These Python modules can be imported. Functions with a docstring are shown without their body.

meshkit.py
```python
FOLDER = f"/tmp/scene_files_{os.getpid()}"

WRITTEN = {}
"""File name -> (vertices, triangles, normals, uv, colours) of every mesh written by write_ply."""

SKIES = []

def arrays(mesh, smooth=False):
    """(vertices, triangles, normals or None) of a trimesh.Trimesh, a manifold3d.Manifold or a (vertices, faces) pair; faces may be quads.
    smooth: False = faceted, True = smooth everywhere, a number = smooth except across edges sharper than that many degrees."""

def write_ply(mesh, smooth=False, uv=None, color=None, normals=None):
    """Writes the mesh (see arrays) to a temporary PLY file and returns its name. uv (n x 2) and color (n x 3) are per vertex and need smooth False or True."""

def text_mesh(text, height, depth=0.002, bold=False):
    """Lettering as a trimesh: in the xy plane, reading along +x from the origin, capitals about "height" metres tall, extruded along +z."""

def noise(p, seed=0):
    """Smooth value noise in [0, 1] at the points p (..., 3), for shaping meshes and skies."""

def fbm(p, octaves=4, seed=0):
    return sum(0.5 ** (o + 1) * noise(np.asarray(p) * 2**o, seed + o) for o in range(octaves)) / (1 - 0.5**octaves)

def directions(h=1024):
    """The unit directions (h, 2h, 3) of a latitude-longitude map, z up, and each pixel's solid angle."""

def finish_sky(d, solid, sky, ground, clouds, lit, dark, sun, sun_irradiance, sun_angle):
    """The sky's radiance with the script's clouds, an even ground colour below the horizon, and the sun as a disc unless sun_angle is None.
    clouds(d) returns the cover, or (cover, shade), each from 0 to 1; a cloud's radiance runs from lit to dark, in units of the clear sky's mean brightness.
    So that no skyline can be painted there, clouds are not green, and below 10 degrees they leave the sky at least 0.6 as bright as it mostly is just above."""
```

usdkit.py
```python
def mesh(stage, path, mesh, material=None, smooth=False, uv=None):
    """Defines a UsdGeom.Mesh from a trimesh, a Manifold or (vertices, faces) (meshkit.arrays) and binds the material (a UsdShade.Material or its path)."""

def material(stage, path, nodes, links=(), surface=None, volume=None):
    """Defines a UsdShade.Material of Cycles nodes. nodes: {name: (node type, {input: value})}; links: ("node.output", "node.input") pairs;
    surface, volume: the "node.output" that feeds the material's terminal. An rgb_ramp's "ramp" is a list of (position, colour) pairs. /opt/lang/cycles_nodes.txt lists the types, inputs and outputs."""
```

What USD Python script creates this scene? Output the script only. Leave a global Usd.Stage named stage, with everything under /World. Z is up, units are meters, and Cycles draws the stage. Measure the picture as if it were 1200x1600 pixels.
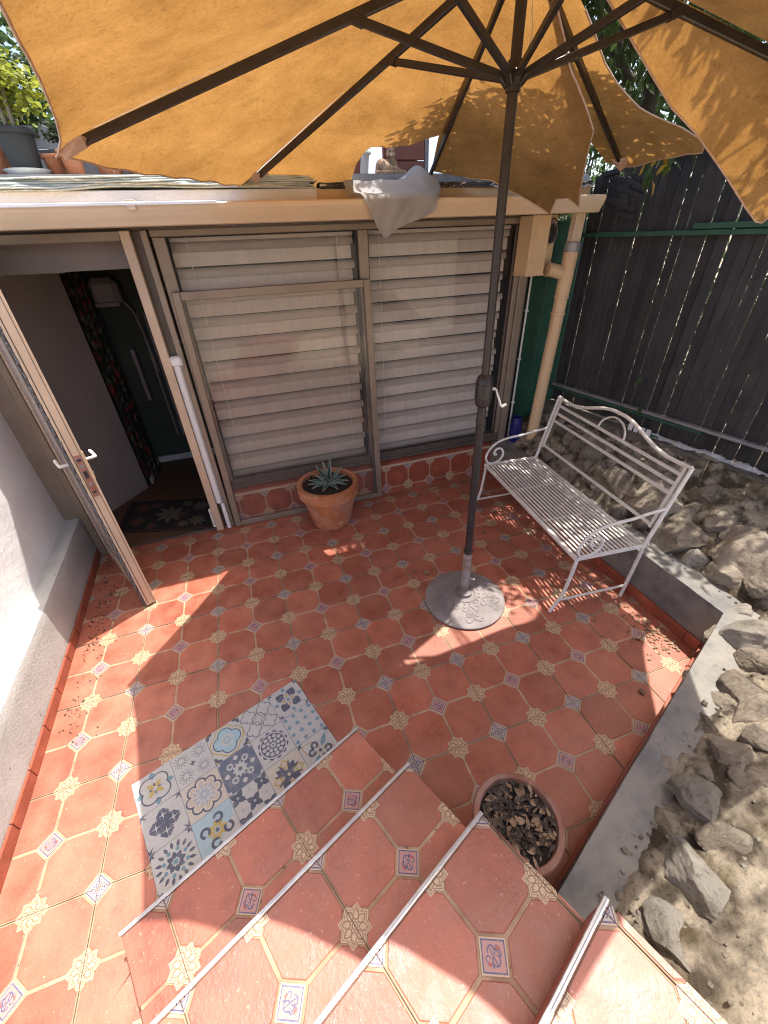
import math, random
import numpy as np
import trimesh, shapely
import shapely.geometry as sg
from shapely import affinity
from shapely.ops import unary_union
from scipy.spatial import Delaunay
import usdkit, meshkit
from pxr import Usd, UsdGeom, UsdLux, UsdShade, Gf, Sdf, Vt

rng = np.random.default_rng(7)
stage = Usd.Stage.CreateInMemory()
UsdGeom.SetStageUpAxis(stage, UsdGeom.Tokens.z)
UsdGeom.SetStageMetersPerUnit(stage, 1.0)
UsdGeom.Xform.Define(stage, '/World')
stage.SetDefaultPrim(stage.GetPrimAtPath('/World'))
UsdGeom.Scope.Define(stage, '/World/Looks')

# ---------------------------------------------------------------- camera, sky, sun, exposure
EXPOSURE = 1.62
SKY, SUN = 0.125, 0.72
CAM_R = np.array([[0.94629944, -0.3214913, -0.03406919], [-0.20839, -0.52618, -0.82444], [0.24712612, 0.78727332, -0.5649154]])
CAM_R[1] = np.cross(CAM_R[2], CAM_R[0])
CAM_P = (0.53021, -3.08878, 2.08569)
SUN_DIR = np.array([0.238, 0.137, 1.0]); SUN_DIR /= np.linalg.norm(SUN_DIR)

cam = UsdGeom.Camera.Define(stage, '/World/camera')
m4 = Gf.Matrix4d(1.0)
for r, v in enumerate((CAM_R[0], -CAM_R[1], -CAM_R[2])):
    for c in range(3):
        m4[r, c] = float(v[c])
for c in range(3):
    m4[3, c] = CAM_P[c]
cam.AddTransformOp().Set(m4)
cam.CreateHorizontalApertureAttr(36.0)
cam.CreateVerticalApertureAttr(48.0)
cam.CreateFocalLengthAttr(18.99154)
cam.CreateClippingRangeAttr(Gf.Vec2f(0.02, 500))
cam.CreateExposureAttr(EXPOSURE)

sky = UsdLux.DomeLight.Define(stage, '/World/sky')
sky_m = usdkit.material(stage, '/World/Looks/sky', {
    's': ('sky_texture', {'sky_type': 'single_scattering', 'sun_disc': False, 'sun_elevation': math.asin(SUN_DIR[2]),
                          'sun_rotation': math.atan2(SUN_DIR[0], SUN_DIR[1]), 'air_density': 0.7, 'aerosol_density': 4.0, 'ozone_density': 0.4}),
    'b': ('background_shader', {'strength': SKY})}, [('s.color', 'b.color')], surface='b.background')
UsdShade.MaterialBindingAPI.Apply(sky.GetPrim()).Bind(sky_m)
sky.GetPrim().SetCustomDataByKey('kind', 'structure')
sun = UsdLux.DistantLight.Define(stage, '/World/sun')
sun.CreateNormalizeAttr(True); sun.CreateIntensityAttr(SUN); sun.CreateAngleAttr(0.5)
sun.CreateColorAttr(Gf.Vec3f(1.0, 0.95, 0.87))
zz = SUN_DIR; xx = np.cross([0, 1, 0], zz); xx /= np.linalg.norm(xx); yy = np.cross(zz, xx)
ms = Gf.Matrix4d(1.0)
for r, v in enumerate((xx, yy, zz)):
    for c in range(3):
        ms[r, c] = float(v[c])
sun.AddTransformOp().Set(ms)

# ---------------------------------------------------------------- helpers
COUNT = {}
def numbered(parent, name):
    k = (parent, name); n = COUNT.get(k, 0); COUNT[k] = n + 1
    return f'{parent}/{name}' if n == 0 else f'{parent}/{name}_{n:03d}'

def tag(p, label=None, cat=None, group=None, kind=None):
    for k, v in (('label', label), ('category', cat), ('group', group), ('kind', kind)):
        if v: p.SetCustomDataByKey(k, v)
    return p

def pth(p):
    return '/World' if p is None else str(p.GetPath())

def thing(name, label=None, cat=None, loc=(0, 0, 0), rot=0, group=None, kind=None):
    x = UsdGeom.Xform.Define(stage, numbered('/World', name))
    x.AddTranslateOp().Set(Gf.Vec3d(*map(float, loc)))
    if rot: x.AddRotateZOp().Set(float(rot))
    return tag(x.GetPrim(), label, cat, group, kind)

def copy_of(src, name, label, cat, loc, rot=0, group=None, scale=None):
    x = UsdGeom.Xform.Define(stage, numbered('/World', name))
    x.GetPrim().GetReferences().AddInternalReference(src.GetPath())
    x.ClearXformOpOrder()
    x.AddTranslateOp().Set(Gf.Vec3d(*map(float, loc)))
    x.AddRotateZOp().Set(float(rot))
    if scale: x.AddScaleOp().Set(Gf.Vec3f(*([scale] * 3 if np.isscalar(scale) else scale)))
    p = x.GetPrim(); p.SetInstanceable(True)
    return tag(p, label, cat, group)

def obj(name, mesh, mt, parent=None, smooth=False, label=None, cat=None, group=None, kind=None, tint=None):
    if isinstance(mesh, (list,)):
        mesh = trimesh.util.concatenate(mesh)
    path = numbered(pth(parent), name)
    g = usdkit.mesh(stage, path, mesh, M[mt] if isinstance(mt, str) else mt, smooth=smooth)
    if tint is not None:
        UsdGeom.PrimvarsAPI(g).CreatePrimvar('tint', Sdf.ValueTypeNames.Color3fArray, 'vertex').Set(Vt.Vec3fArray.FromNumpy(np.asarray(tint, np.float32)))
    return tag(g.GetPrim(), label, cat, group, kind)

M = {}
def mat(name, c1, c2=None, scale=6.0, detail=4.0, rough=0.6, bump=0.0, bscale=None, metal=0.0, vary=0.0, spots=None, sscale=60, spos=0.68, spec=0.5, rvar=0.0, stretch=None, objspace=False, dust=None, dscale=1.7, damt=0.4):
    """noise between two colours, optional specks, bump, per-object variation"""
    c2 = c2 or tuple(min(1, x * 0.75) for x in c1)
    n = {'g': ('texture_coordinate', {}) if objspace else ('geometry', {}),
         'mp': ('mapping', {'scale': stretch or (1, 1, 1)}),
         'n': ('noise_texture', {'scale': scale, 'detail': detail, 'roughness': 0.6}),
         'r': ('rgb_ramp', {'ramp': [(0.32, c2), (0.68, c1)]}),
         'p': ('principled_bsdf', {'roughness': rough, 'metallic': metal, 'specular_ior_level': spec})}
    l = [('g.object' if objspace else 'g.position', 'mp.vector'), ('mp.vector', 'n.vector'), ('n.fac', 'r.fac')]
    col = 'r.color'
    if spots:
        n['sn'] = ('noise_texture', {'scale': sscale, 'detail': 3.0, 'roughness': 0.7})
        n['sr'] = ('map_range', {'from_min': spos, 'from_max': spos + 0.06, 'to_min': 0.0, 'to_max': 1.0})
        n['sm'] = ('mix', {'color2': spots})
        l += [('mp.vector', 'sn.vector'), ('sn.fac', 'sr.value'), ('sr.result', 'sm.fac'), (col, 'sm.color1')]
        col = 'sm.color'
    if dust:
        n['dn'] = ('noise_texture', {'scale': dscale, 'detail': 9.0, 'roughness': 0.72})
        n['dr'] = ('map_range', {'from_min': 0.42, 'from_max': 0.68, 'to_min': 0.0, 'to_max': damt})
        n['dm'] = ('mix', {'color2': dust})
        l += [('g.position', 'dn.vector'), ('dn.fac', 'dr.value'), ('dr.result', 'dm.fac'), (col, 'dm.color1')]
        col = 'dm.color'
    if vary:
        n['oi'] = ('object_info', {})
        n['ov'] = ('map_range', {'from_min': 0.0, 'from_max': 1.0, 'to_min': 1 - vary, 'to_max': 1 + vary})
        n['hs'] = ('hsv', {'hue': 0.5, 'saturation': 1.0, 'fac': 1.0})
        l += [('oi.random', 'ov.value'), ('ov.result', 'hs.value'), (col, 'hs.color')]
        col = 'hs.color'
    l.append((col, 'p.base_color'))
    if rvar:
        n['rm'] = ('map_range', {'from_min': 0.3, 'from_max': 0.7, 'to_min': rough - rvar, 'to_max': rough + rvar})
        l += [('n.fac', 'rm.value'), ('rm.result', 'p.roughness')]
    if bump:
        n['bn'] = ('noise_texture', {'scale': bscale or scale * 6, 'detail': 5.0, 'roughness': 0.65})
        n['b'] = ('bump', {'strength': 1.0, 'distance': bump})
        l += [('mp.vector', 'bn.vector'), ('bn.fac', 'b.height'), ('b.normal', 'p.normal')]
    M[name] = usdkit.material(stage, '/World/Looks/' + name, n, l, surface='p.BSDF')

def tint_mat(name, rough=0.5, bump=0.0006, bscale=300, wear=(0.5, 0.42, 0.36), amount=0.35):
    n = {'a': ('attribute', {'attribute': 'tint'}), 'g': ('geometry', {}),
         'n': ('noise_texture', {'scale': 45.0, 'detail': 5.0, 'roughness': 0.7}),
         'w': ('map_range', {'from_min': 0.48, 'from_max': 0.75, 'to_min': 0.0, 'to_max': amount}),
         'mx': ('mix', {'color2': wear}),
         'bn': ('noise_texture', {'scale': bscale, 'detail': 3.0}), 'b': ('bump', {'strength': 1.0, 'distance': bump}),
         'p': ('principled_bsdf', {'roughness': rough})}
    l = [('g.position', 'n.vector'), ('n.fac', 'w.value'), ('w.result', 'mx.fac'), ('a.color', 'mx.color1'), ('mx.color', 'p.base_color'),
         ('g.position', 'bn.vector'), ('bn.fac', 'b.height'), ('b.normal', 'p.normal')]
    M[name] = usdkit.material(stage, '/World/Looks/' + name, n, l, surface='p.BSDF')

def leaf_mat(name, c1, c2, trans=0.35, rough=0.5, scale=8.0):
    n = {'g': ('geometry', {}), 'n': ('noise_texture', {'scale': scale, 'detail': 2.0}), 'ri': ('rgb_ramp', {'ramp': [(0.0, c1), (0.55, c2), (1.0, c1)]}),
         'r': ('rgb_ramp', {'ramp': [(0.3, c1), (0.7, c2)]}), 'm': ('mix', {'fac': 0.6}),
         'p': ('principled_bsdf', {'roughness': rough}), 't': ('translucent_bsdf', {}), 'x': ('mix_closure', {'fac': trans})}
    l = [('g.position', 'n.vector'), ('n.fac', 'r.fac'), ('g.random_per_island', 'ri.fac'), ('r.color', 'm.color1'), ('ri.color', 'm.color2'),
         ('m.color', 'p.base_color'), ('m.color', 't.color'), ('p.BSDF', 'x.closure1'), ('t.BSDF', 'x.closure2')]
    M[name] = usdkit.material(stage, '/World/Looks/' + name, n, l, surface='x.closure')

def glass_mat(name, dust=0.06, dustcol=(0.5, 0.46, 0.42), tintc=(0.93, 0.94, 0.93), reflect=1.0):
    """window pane: see-through, mirror by fresnel, with a film of dust and streaks"""
    n = {'lw': ('layer_weight', {'blend': 0.5}), 'pw': ('math', {'math_type': 'power', 'value2': 5.0}), 'f': ('math', {'math_type': 'multiply_add', 'value2': 0.9, 'value3': 0.04}), 't': ('transparent_bsdf', {'color': tintc}), 'gl': ('glossy_bsdf', {'roughness': 0.015, 'color': (reflect,) * 3}),
         'm': ('mix_closure', {}), 'd': ('diffuse_bsdf', {'color': dustcol}), 'g': ('geometry', {}),
         'mp': ('mapping', {'scale': (14, 14, 1.2)}), 'n': ('noise_texture', {'scale': 2.2, 'detail': 5.0, 'roughness': 0.7}),
         'r': ('map_range', {'from_min': 0.35, 'from_max': 0.75, 'to_min': dust * 0.5, 'to_max': dust * 2.2}), 'm2': ('mix_closure', {})}
    l = [('lw.facing', 'pw.value1'), ('pw.value', 'f.value1'), ('f.value', 'm.fac'), ('t.BSDF', 'm.closure1'), ('gl.BSDF', 'm.closure2'), ('g.position', 'mp.vector'), ('mp.vector', 'n.vector'),
         ('n.fac', 'r.value'), ('r.result', 'm2.fac'), ('m.closure', 'm2.closure1'), ('d.BSDF', 'm2.closure2')]
    M[name] = usdkit.material(stage, '/World/Looks/' + name, n, l, surface='m2.closure')

def box(x0, x1, y0, y1, z0, z1):
    b = trimesh.creation.box((x1 - x0, y1 - y0, z1 - z0)); b.apply_translation(((x0 + x1) / 2, (y0 + y1) / 2, (z0 + z1) / 2)); return b

def bbox(x0, x1, y0, y1, z0, z1, b=0.004):
    """box with chamfered edges"""
    p = []
    for sx in (0, 1):
        for sy in (0, 1):
            for sz in (0, 1):
                X, Y, Z = (x0, x1)[sx], (y0, y1)[sy], (z0, z1)[sz]
                ix, iy, iz = (b, -b)[sx], (b, -b)[sy], (b, -b)[sz]
                p += [(X, Y + iy, Z + iz), (X + ix, Y, Z + iz), (X + ix, Y + iy, Z)]
    return trimesh.convex.convex_hull(np.array(p))

def prism(poly, z0, z1):
    g = poly if isinstance(poly, sg.base.BaseGeometry) else sg.Polygon(poly)
    t = [trimesh.creation.extrude_polygon(q, z1 - z0, engine='earcut') for q in getattr(g, 'geoms', [g])]
    t = trimesh.util.concatenate(t); t.apply_translation((0, 0, z0)); return t

def spline(pts, n=8):
    P = np.array(pts, float)
    if len(P) < 3: return P
    Q = np.vstack([2 * P[0] - P[1], P, 2 * P[-1] - P[-2]]); out = []
    for i in range(1, len(Q) - 2):
        for t in np.linspace(0, 1, n, endpoint=False):
            a, b, c, d = Q[i - 1:i + 3]
            out.append(0.5 * (2 * b + (c - a) * t + (2 * a - 5 * b + 4 * c - d) * t * t + (3 * b - a - 3 * c + d) * t ** 3))
    return np.array(out + [P[-1]])

def tube(pts, r, sides=10, flat=None):
    """round (or flat: (half width, half height, up)) bar along a polyline, closed ends"""
    P = np.array(pts, float); n = len(P)
    r = np.broadcast_to(np.asarray(r, float), (n,))
    T = np.gradient(P, axis=0) if n > 2 else np.repeat([P[1] - P[0]], 2, 0)
    T /= np.linalg.norm(T, axis=1)[:, None]
    up = np.array(flat[2] if flat else ((0, 0, 1) if abs(T[0][2]) < 0.9 else (1, 0, 0)), float)
    V = []
    for i in range(n):
        a = up - T[i] * (up @ T[i])
        if np.linalg.norm(a) < 1e-6: a = np.cross(T[i], (1, 0.3, 0.2))
        a /= np.linalg.norm(a)
        if not flat: up = a
        b = np.cross(T[i], a)
        if flat:
            w, h = flat[0], flat[1]; k = 0.75
            for u, v in ((w, h * k), (w * k, h), (-w * k, h), (-w, h * k), (-w, -h * k), (-w * k, -h), (w * k, -h), (w, -h * k)):
                V.append(P[i] + b * u + a * v)
        else:
            for s in range(sides):
                t = 2 * math.pi * s / sides; V.append(P[i] + (a * math.cos(t) + b * math.sin(t)) * r[i])
    S = 8 if flat else sides; F = []
    for i in range(n - 1):
        for s in range(S):
            q = (s + 1) % S; F += [(i * S + s, i * S + q, (i + 1) * S + q), (i * S + s, (i + 1) * S + q, (i + 1) * S + s)]
    V += [P[0], P[-1]]
    for s in range(S):
        q = (s + 1) % S; F += [(n * S, q, s), (n * S + 1, (n - 1) * S + s, (n - 1) * S + q)]
    t = trimesh.Trimesh(np.array(V), np.array(F), process=False)
    t.fix_normals() if t.volume < 0 else None
    return t

def lathe(prof, sides=48, center=(0, 0, 0)):
    t = trimesh.creation.revolve(np.array(prof, float), sections=sides); t.apply_translation(center); return t

def frame_to_world(mesh, o, ex, ey, ez):
    v = np.array(mesh.vertices); o, ex, ey, ez = map(lambda a: np.array(a, float), (o, ex, ey, ez))
    W = o + v[:, :1] * ex + v[:, 1:2] * ey + v[:, 2:3] * ez
    f = mesh.faces
    if np.dot(np.cross(ex, ey), ez) < 0: f = f[:, ::-1]
    return trimesh.Trimesh(W, f, process=False)

def geoms(g):
    if g.is_empty: return []
    if g.geom_type == 'Polygon': return [g]
    return [q for q in getattr(g, 'geoms', []) if q.geom_type == 'Polygon' and q.area > 1e-8]

def flat_print(items, region=None):
    """items: (polygon, colour, height): flat coloured pieces, each sheet a little above the one below -> mesh, colours"""
    V, F, C, n = [], [], [], 0
    for g, col, z in items:
        if region is not None: g = g.intersection(region)
        for q in geoms(g):
            v, f = trimesh.creation.triangulate_polygon(q, engine='earcut')
            if len(f) == 0: continue
            v = np.asarray(v)
            a, b, c = (v[f[:, i]] for i in range(3))
            cr = (b - a)[:, 0] * (c - a)[:, 1] - (b - a)[:, 1] * (c - a)[:, 0]
            f = np.where((cr < 0)[:, None], f[:, ::-1], f)
            V.append(np.c_[v, np.full(len(v), z)]); F.append(f + n); C += [col] * len(v); n += len(v)
    if not V: return None, None
    return trimesh.Trimesh(np.vstack(V), np.vstack(F), process=False), np.array(C)

def slab_print(outline, items, depth, region=None):
    """a thin slab with a print on its upper side"""
    m, c = flat_print(items, region)
    if m is None: return None, None
    o = outline.intersection(region) if region is not None else outline
    parts, cols = [m], [c]
    for q in geoms(o):
        e = trimesh.creation.extrude_polygon(q, depth, engine='earcut'); e.apply_translation((0, 0, -depth - 0.0002))
        parts.append(e); cols.append(np.repeat([items[0][1]], len(e.vertices), 0))
    k = trimesh.util.concatenate(parts)
    return k, np.vstack(cols)

def arc(cx, cy, r, a0, a1, n=10):
    return [(cx + r * math.cos(math.radians(a)), cy + r * math.sin(math.radians(a))) for a in np.linspace(a0, a1, n)]

def line(pts, w):
    return sg.LineString(pts).buffer(w, cap_style='round', quad_segs=2)

def disc(x, y, r, n=4):
    return sg.Point(x, y).buffer(r, quad_segs=n)

def petal(r0, r1, w, ang, cx=0, cy=0):
    n = 7; t = np.linspace(0, 1, n)
    wv = w * np.sin(math.pi * t ** 0.8)
    p = [(r0 + (r1 - r0) * a, b) for a, b in zip(t, wv)] + [(r0 + (r1 - r0) * a, -b) for a, b in list(zip(t, wv))[::-1][1:-1]]
    return affinity.translate(affinity.rotate(sg.Polygon(p), ang, origin=(0, 0)), cx, cy)

def polar(n, r, f=None, a0=0):
    return [(r * math.cos(2 * math.pi * i / n + a0), r * math.sin(2 * math.pi * i / n + a0)) for i in range(n)]

# ---------------------------------------------------------------- materials
mat('tile_red', (0.40, 0.122, 0.070), (0.27, 0.076, 0.046), scale=9, detail=8, rough=0.44, rvar=0.14, bump=0.0016, bscale=70, vary=0.16, spots=(0.47, 0.28, 0.21), sscale=70, spos=0.645, dust=(0.42, 0.225, 0.165), dscale=2.3, damt=0.30)
mat('tile_brick', (0.33, 0.085, 0.045), (0.22, 0.055, 0.03), scale=9, rough=0.4, bump=0.001, bscale=80, vary=0.1, spots=(0.42, 0.22, 0.15), sscale=60, spos=0.68)
mat('grout', (0.48, 0.335, 0.22), (0.27, 0.165, 0.10), scale=9, detail=7, rough=0.85, bump=0.002, bscale=160, spots=(0.17, 0.10, 0.065), sscale=26, spos=0.63)
mat('joint', (0.17, 0.105, 0.07), (0.10, 0.06, 0.04), scale=20, rough=0.95)
tint_mat('tile_print', rough=0.45, amount=0.55, wear=(0.38, 0.24, 0.17))
tint_mat('mat_print', rough=0.85, bump=0.0015, bscale=500, wear=(0.30, 0.29, 0.285), amount=0.5)
tint_mat('carpet_print', rough=0.95, bump=0.004, bscale=400, wear=(0.05, 0.03, 0.03), amount=0.6)
mat('render_grey', (0.205, 0.198, 0.185), (0.115, 0.112, 0.106), scale=5, detail=8, rough=0.85, bump=0.004, bscale=60, spots=(0.10, 0.085, 0.07), sscale=24, spos=0.64, dust=(0.26, 0.22, 0.17), dscale=5, damt=0.6)
mat('render_rough', (0.46, 0.45, 0.425), (0.36, 0.355, 0.335), scale=5, detail=7, rough=0.9, bump=0.003, bscale=70, spots=(0.24, 0.22, 0.19), sscale=16, spos=0.67)
mat('white_wall', (0.80, 0.79, 0.775), (0.68, 0.67, 0.655), scale=3, detail=6, rough=0.8, bump=0.004, bscale=25, spots=(0.5, 0.49, 0.5), sscale=18, spos=0.70)
mat('aluminium', (0.29, 0.225, 0.165), (0.23, 0.175, 0.125), scale=5, rough=0.42, metal=0.35, bump=0.0004, bscale=200)
mat('aluminium_light', (0.60, 0.45, 0.31), (0.49, 0.36, 0.245), scale=4, rough=0.45, metal=0.15, bump=0.0005, bscale=120)
mat('aluminium_dark', (0.13, 0.10, 0.08), (0.08, 0.065, 0.05), scale=4, rough=0.5, metal=0.3)
mat('cream_paint', (0.66, 0.46, 0.25), (0.56, 0.38, 0.20), scale=5, detail=6, rough=0.5, bump=0.001, bscale=40, spots=(0.45, 0.28, 0.14), sscale=14, spos=0.70)
mat('pipe_cream', (0.66, 0.46, 0.26), (0.52, 0.34, 0.18), scale=4, detail=6, rough=0.45, stretch=(1, 1, 0.35), spots=(0.40, 0.25, 0.13), sscale=22, spos=0.7)
mat('gutter_paint', (0.72, 0.56, 0.38), (0.60, 0.455, 0.295), scale=4, detail=6, rough=0.45, stretch=(0.4, 1, 1), bump=0.001, bscale=30, spots=(0.35, 0.22, 0.12), sscale=16, spos=0.71)
mat('white_plastic', (0.76, 0.74, 0.71), (0.66, 0.63, 0.60), scale=6, rough=0.4)
mat('white_metal', (0.72, 0.69, 0.63), (0.60, 0.57, 0.51), scale=14, detail=5, rough=0.4, bump=0.0008, bscale=120, spots=(0.30, 0.13, 0.05), sscale=16, spos=0.73)
mat('nosing_metal', (0.52, 0.51, 0.50), (0.38, 0.375, 0.37), scale=22, rough=0.35, metal=0.55, spots=(0.3, 0.28, 0.27), sscale=45, spos=0.67)
mat('dark_metal', (0.036, 0.028, 0.025), (0.022, 0.018, 0.016), scale=18, rough=0.42, metal=0.2, bump=0.0005, bscale=100, spots=(0.09, 0.075, 0.065), sscale=70, spos=0.66)
mat('rust_tube', (0.36, 0.35, 0.35), (0.23, 0.15, 0.10), scale=16, detail=6, rough=0.65, metal=0.2, bump=0.002, bscale=70, spots=(0.28, 0.11, 0.03), sscale=22, spos=0.60)
mat('cast_base', (0.26, 0.225, 0.215), (0.17, 0.145, 0.14), scale=8, detail=6, rough=0.7, bump=0.003, bscale=110, spots=(0.42, 0.37, 0.35), sscale=40, spos=0.66)
mat('terracotta', (0.47, 0.155, 0.055), (0.34, 0.105, 0.038), scale=7, detail=7, rough=0.75, bump=0.002, bscale=50, spots=(0.58, 0.36, 0.24), sscale=13, spos=0.62, stretch=(1, 1, 0.5), dust=(0.50, 0.33, 0.23), dscale=6, damt=0.5)
mat('terracotta_dull', (0.31, 0.12, 0.075), (0.20, 0.078, 0.05), scale=6, detail=5, rough=0.75, bump=0.001, bscale=60, spots=(0.40, 0.24, 0.17), sscale=16, spos=0.62, dust=(0.34, 0.25, 0.2), dscale=7, damt=0.5)
mat('plastic_pot_brown', (0.27, 0.095, 0.06), (0.19, 0.065, 0.042), scale=6, rough=0.5, spots=(0.33, 0.19, 0.14), sscale=16, spos=0.68)
mat('soil', (0.055, 0.036, 0.026), (0.02, 0.014, 0.011), scale=45, detail=6, rough=0.95, bump=0.02, bscale=70, spots=(0.16, 0.12, 0.085), sscale=110, spos=0.63)
mat('black_plastic', (0.022, 0.024, 0.023), (0.015, 0.016, 0.016), scale=5, rough=0.55, spots=(0.06, 0.06, 0.06), sscale=22, spos=0.70)
mat('grey_plastic', (0.22, 0.23, 0.24), (0.15, 0.16, 0.17), scale=5, rough=0.6)
mat('white_glaze', (0.68, 0.68, 0.66), (0.55, 0.55, 0.54), scale=5, rough=0.35)
mat('blue_glaze', (0.015, 0.02, 0.13), (0.01, 0.012, 0.08), scale=8, rough=0.25)
mat('tarp_blue', (0.16, 0.25, 0.33), (0.10, 0.17, 0.24), scale=8, rough=0.6, bump=0.01, bscale=20)
mat('slat_black', (0.038, 0.035, 0.035), (0.020, 0.018, 0.018), scale=9, detail=7, rough=0.62, spec=0.35, dust=(0.07, 0.062, 0.055), dscale=5, damt=0.35, vary=0.25, bump=0.0008, bscale=60, stretch=(6, 6, 0.6))
mat('green_paint', (0.028, 0.092, 0.052), (0.018, 0.062, 0.036), scale=8, rough=0.45, spots=(0.16, 0.16, 0.12), sscale=20, spos=0.71)
mat('rail_grey', (0.30, 0.29, 0.285), (0.21, 0.2, 0.2), scale=10, rough=0.4, metal=0.4)
mat('concrete_dark', (0.16, 0.135, 0.105), (0.09, 0.078, 0.062), scale=7, detail=7, rough=0.9, bump=0.008, bscale=60, spots=(0.26, 0.24, 0.21), sscale=30, spos=0.68)
mat('felt', (0.68, 0.71, 0.65), (0.34, 0.38, 0.34), scale=16, detail=6, rough=0.95, bump=0.01, bscale=60, spots=(0.8, 0.82, 0.76), sscale=45, spos=0.6, stretch=(0.35, 1, 2.2))
mat('felt_dark', (0.10, 0.085, 0.07), (0.03, 0.025, 0.02), scale=20, detail=6, rough=0.95, bump=0.006, bscale=60, spots=(0.62, 0.62, 0.58), sscale=26, spos=0.55, stretch=(0.5, 1, 2))
mat('roof_concrete', (0.30, 0.28, 0.25), (0.2, 0.18, 0.16), scale=6, rough=0.9, bump=0.004, bscale=40)
mat('cloth_white', (0.55, 0.545, 0.54), (0.42, 0.415, 0.41), scale=10, rough=0.95, bump=0.002, bscale=160)
mat('blind_painted_shade', (0.40, 0.345, 0.29), (0.345, 0.295, 0.25), scale=3, rough=0.9, bump=0.0006, bscale=300)  # darker copy of the blind colour, paints shade onto the upper bands
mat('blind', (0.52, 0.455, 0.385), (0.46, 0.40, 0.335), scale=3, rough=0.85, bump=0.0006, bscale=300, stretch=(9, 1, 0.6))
mat('interior_brown', (0.36, 0.30, 0.27), (0.31, 0.255, 0.23), scale=2, rough=0.8)
mat('interior_pale', (0.33, 0.29, 0.27), (0.28, 0.25, 0.23), scale=2, rough=0.85)
mat('interior_green', (0.075, 0.088, 0.062), (0.05, 0.06, 0.045), scale=2, rough=0.8)
mat('interior_wood', (0.16, 0.085, 0.045), (0.10, 0.05, 0.028), scale=5, rough=0.5, stretch=(1, 8, 1))
mat('interior_dark', (0.03, 0.026, 0.024), (0.02, 0.018, 0.017), scale=3, rough=0.8)
mat('bark', (0.13, 0.11, 0.09), (0.06, 0.05, 0.04), scale=14, detail=6, rough=0.95, bump=0.02, bscale=40, stretch=(1, 1, 0.3))
mat('stem_pale', (0.30, 0.27, 0.19), (0.18, 0.16, 0.11), scale=20, rough=0.9, bump=0.004, bscale=60)
mat('dry_leaf', (0.34, 0.23, 0.14), (0.17, 0.105, 0.06), scale=18, rough=0.8, vary=0.35)
mat('debris', (0.12, 0.085, 0.06), (0.035, 0.025, 0.02), scale=30, rough=0.9)
mat('brush_black', (0.02, 0.02, 0.022), (0.2, 0.2, 0.21), scale=120, rough=0.9)
mat('cat_fur', (0.50, 0.35, 0.215), (0.20, 0.125, 0.075), scale=16, detail=3, rough=0.9, bump=0.004, bscale=160, stretch=(3.0, 1, 0.6), spots=(0.16, 0.11, 0.08), sscale=14, spos=0.66)
mat('cat_white', (0.62, 0.52, 0.42), (0.5, 0.4, 0.32), scale=12, rough=0.9, bump=0.003, bscale=160)
mat('cat_eye', (0.05, 0.05, 0.025), (0.03, 0.03, 0.02), rough=0.15)
mat('cat_nose', (0.42, 0.2, 0.17), (0.35, 0.16, 0.13), rough=0.5)
mat('ground_dirt', (0.33, 0.27, 0.19), (0.2, 0.16, 0.11), scale=2, detail=8, rough=0.95, bump=0.02, bscale=14)
leaf_mat('leaf_tree', (0.045, 0.085, 0.022), (0.09, 0.14, 0.04), trans=0.4)
leaf_mat('leaf_yellow', (0.55, 0.36, 0.03), (0.42, 0.22, 0.03), trans=0.4)
leaf_mat('leaf_bush', (0.22, 0.26, 0.035), (0.46, 0.44, 0.06), trans=0.5)
leaf_mat('leaf_dark', (0.03, 0.045, 0.025), (0.05, 0.06, 0.03), trans=0.25)
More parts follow.
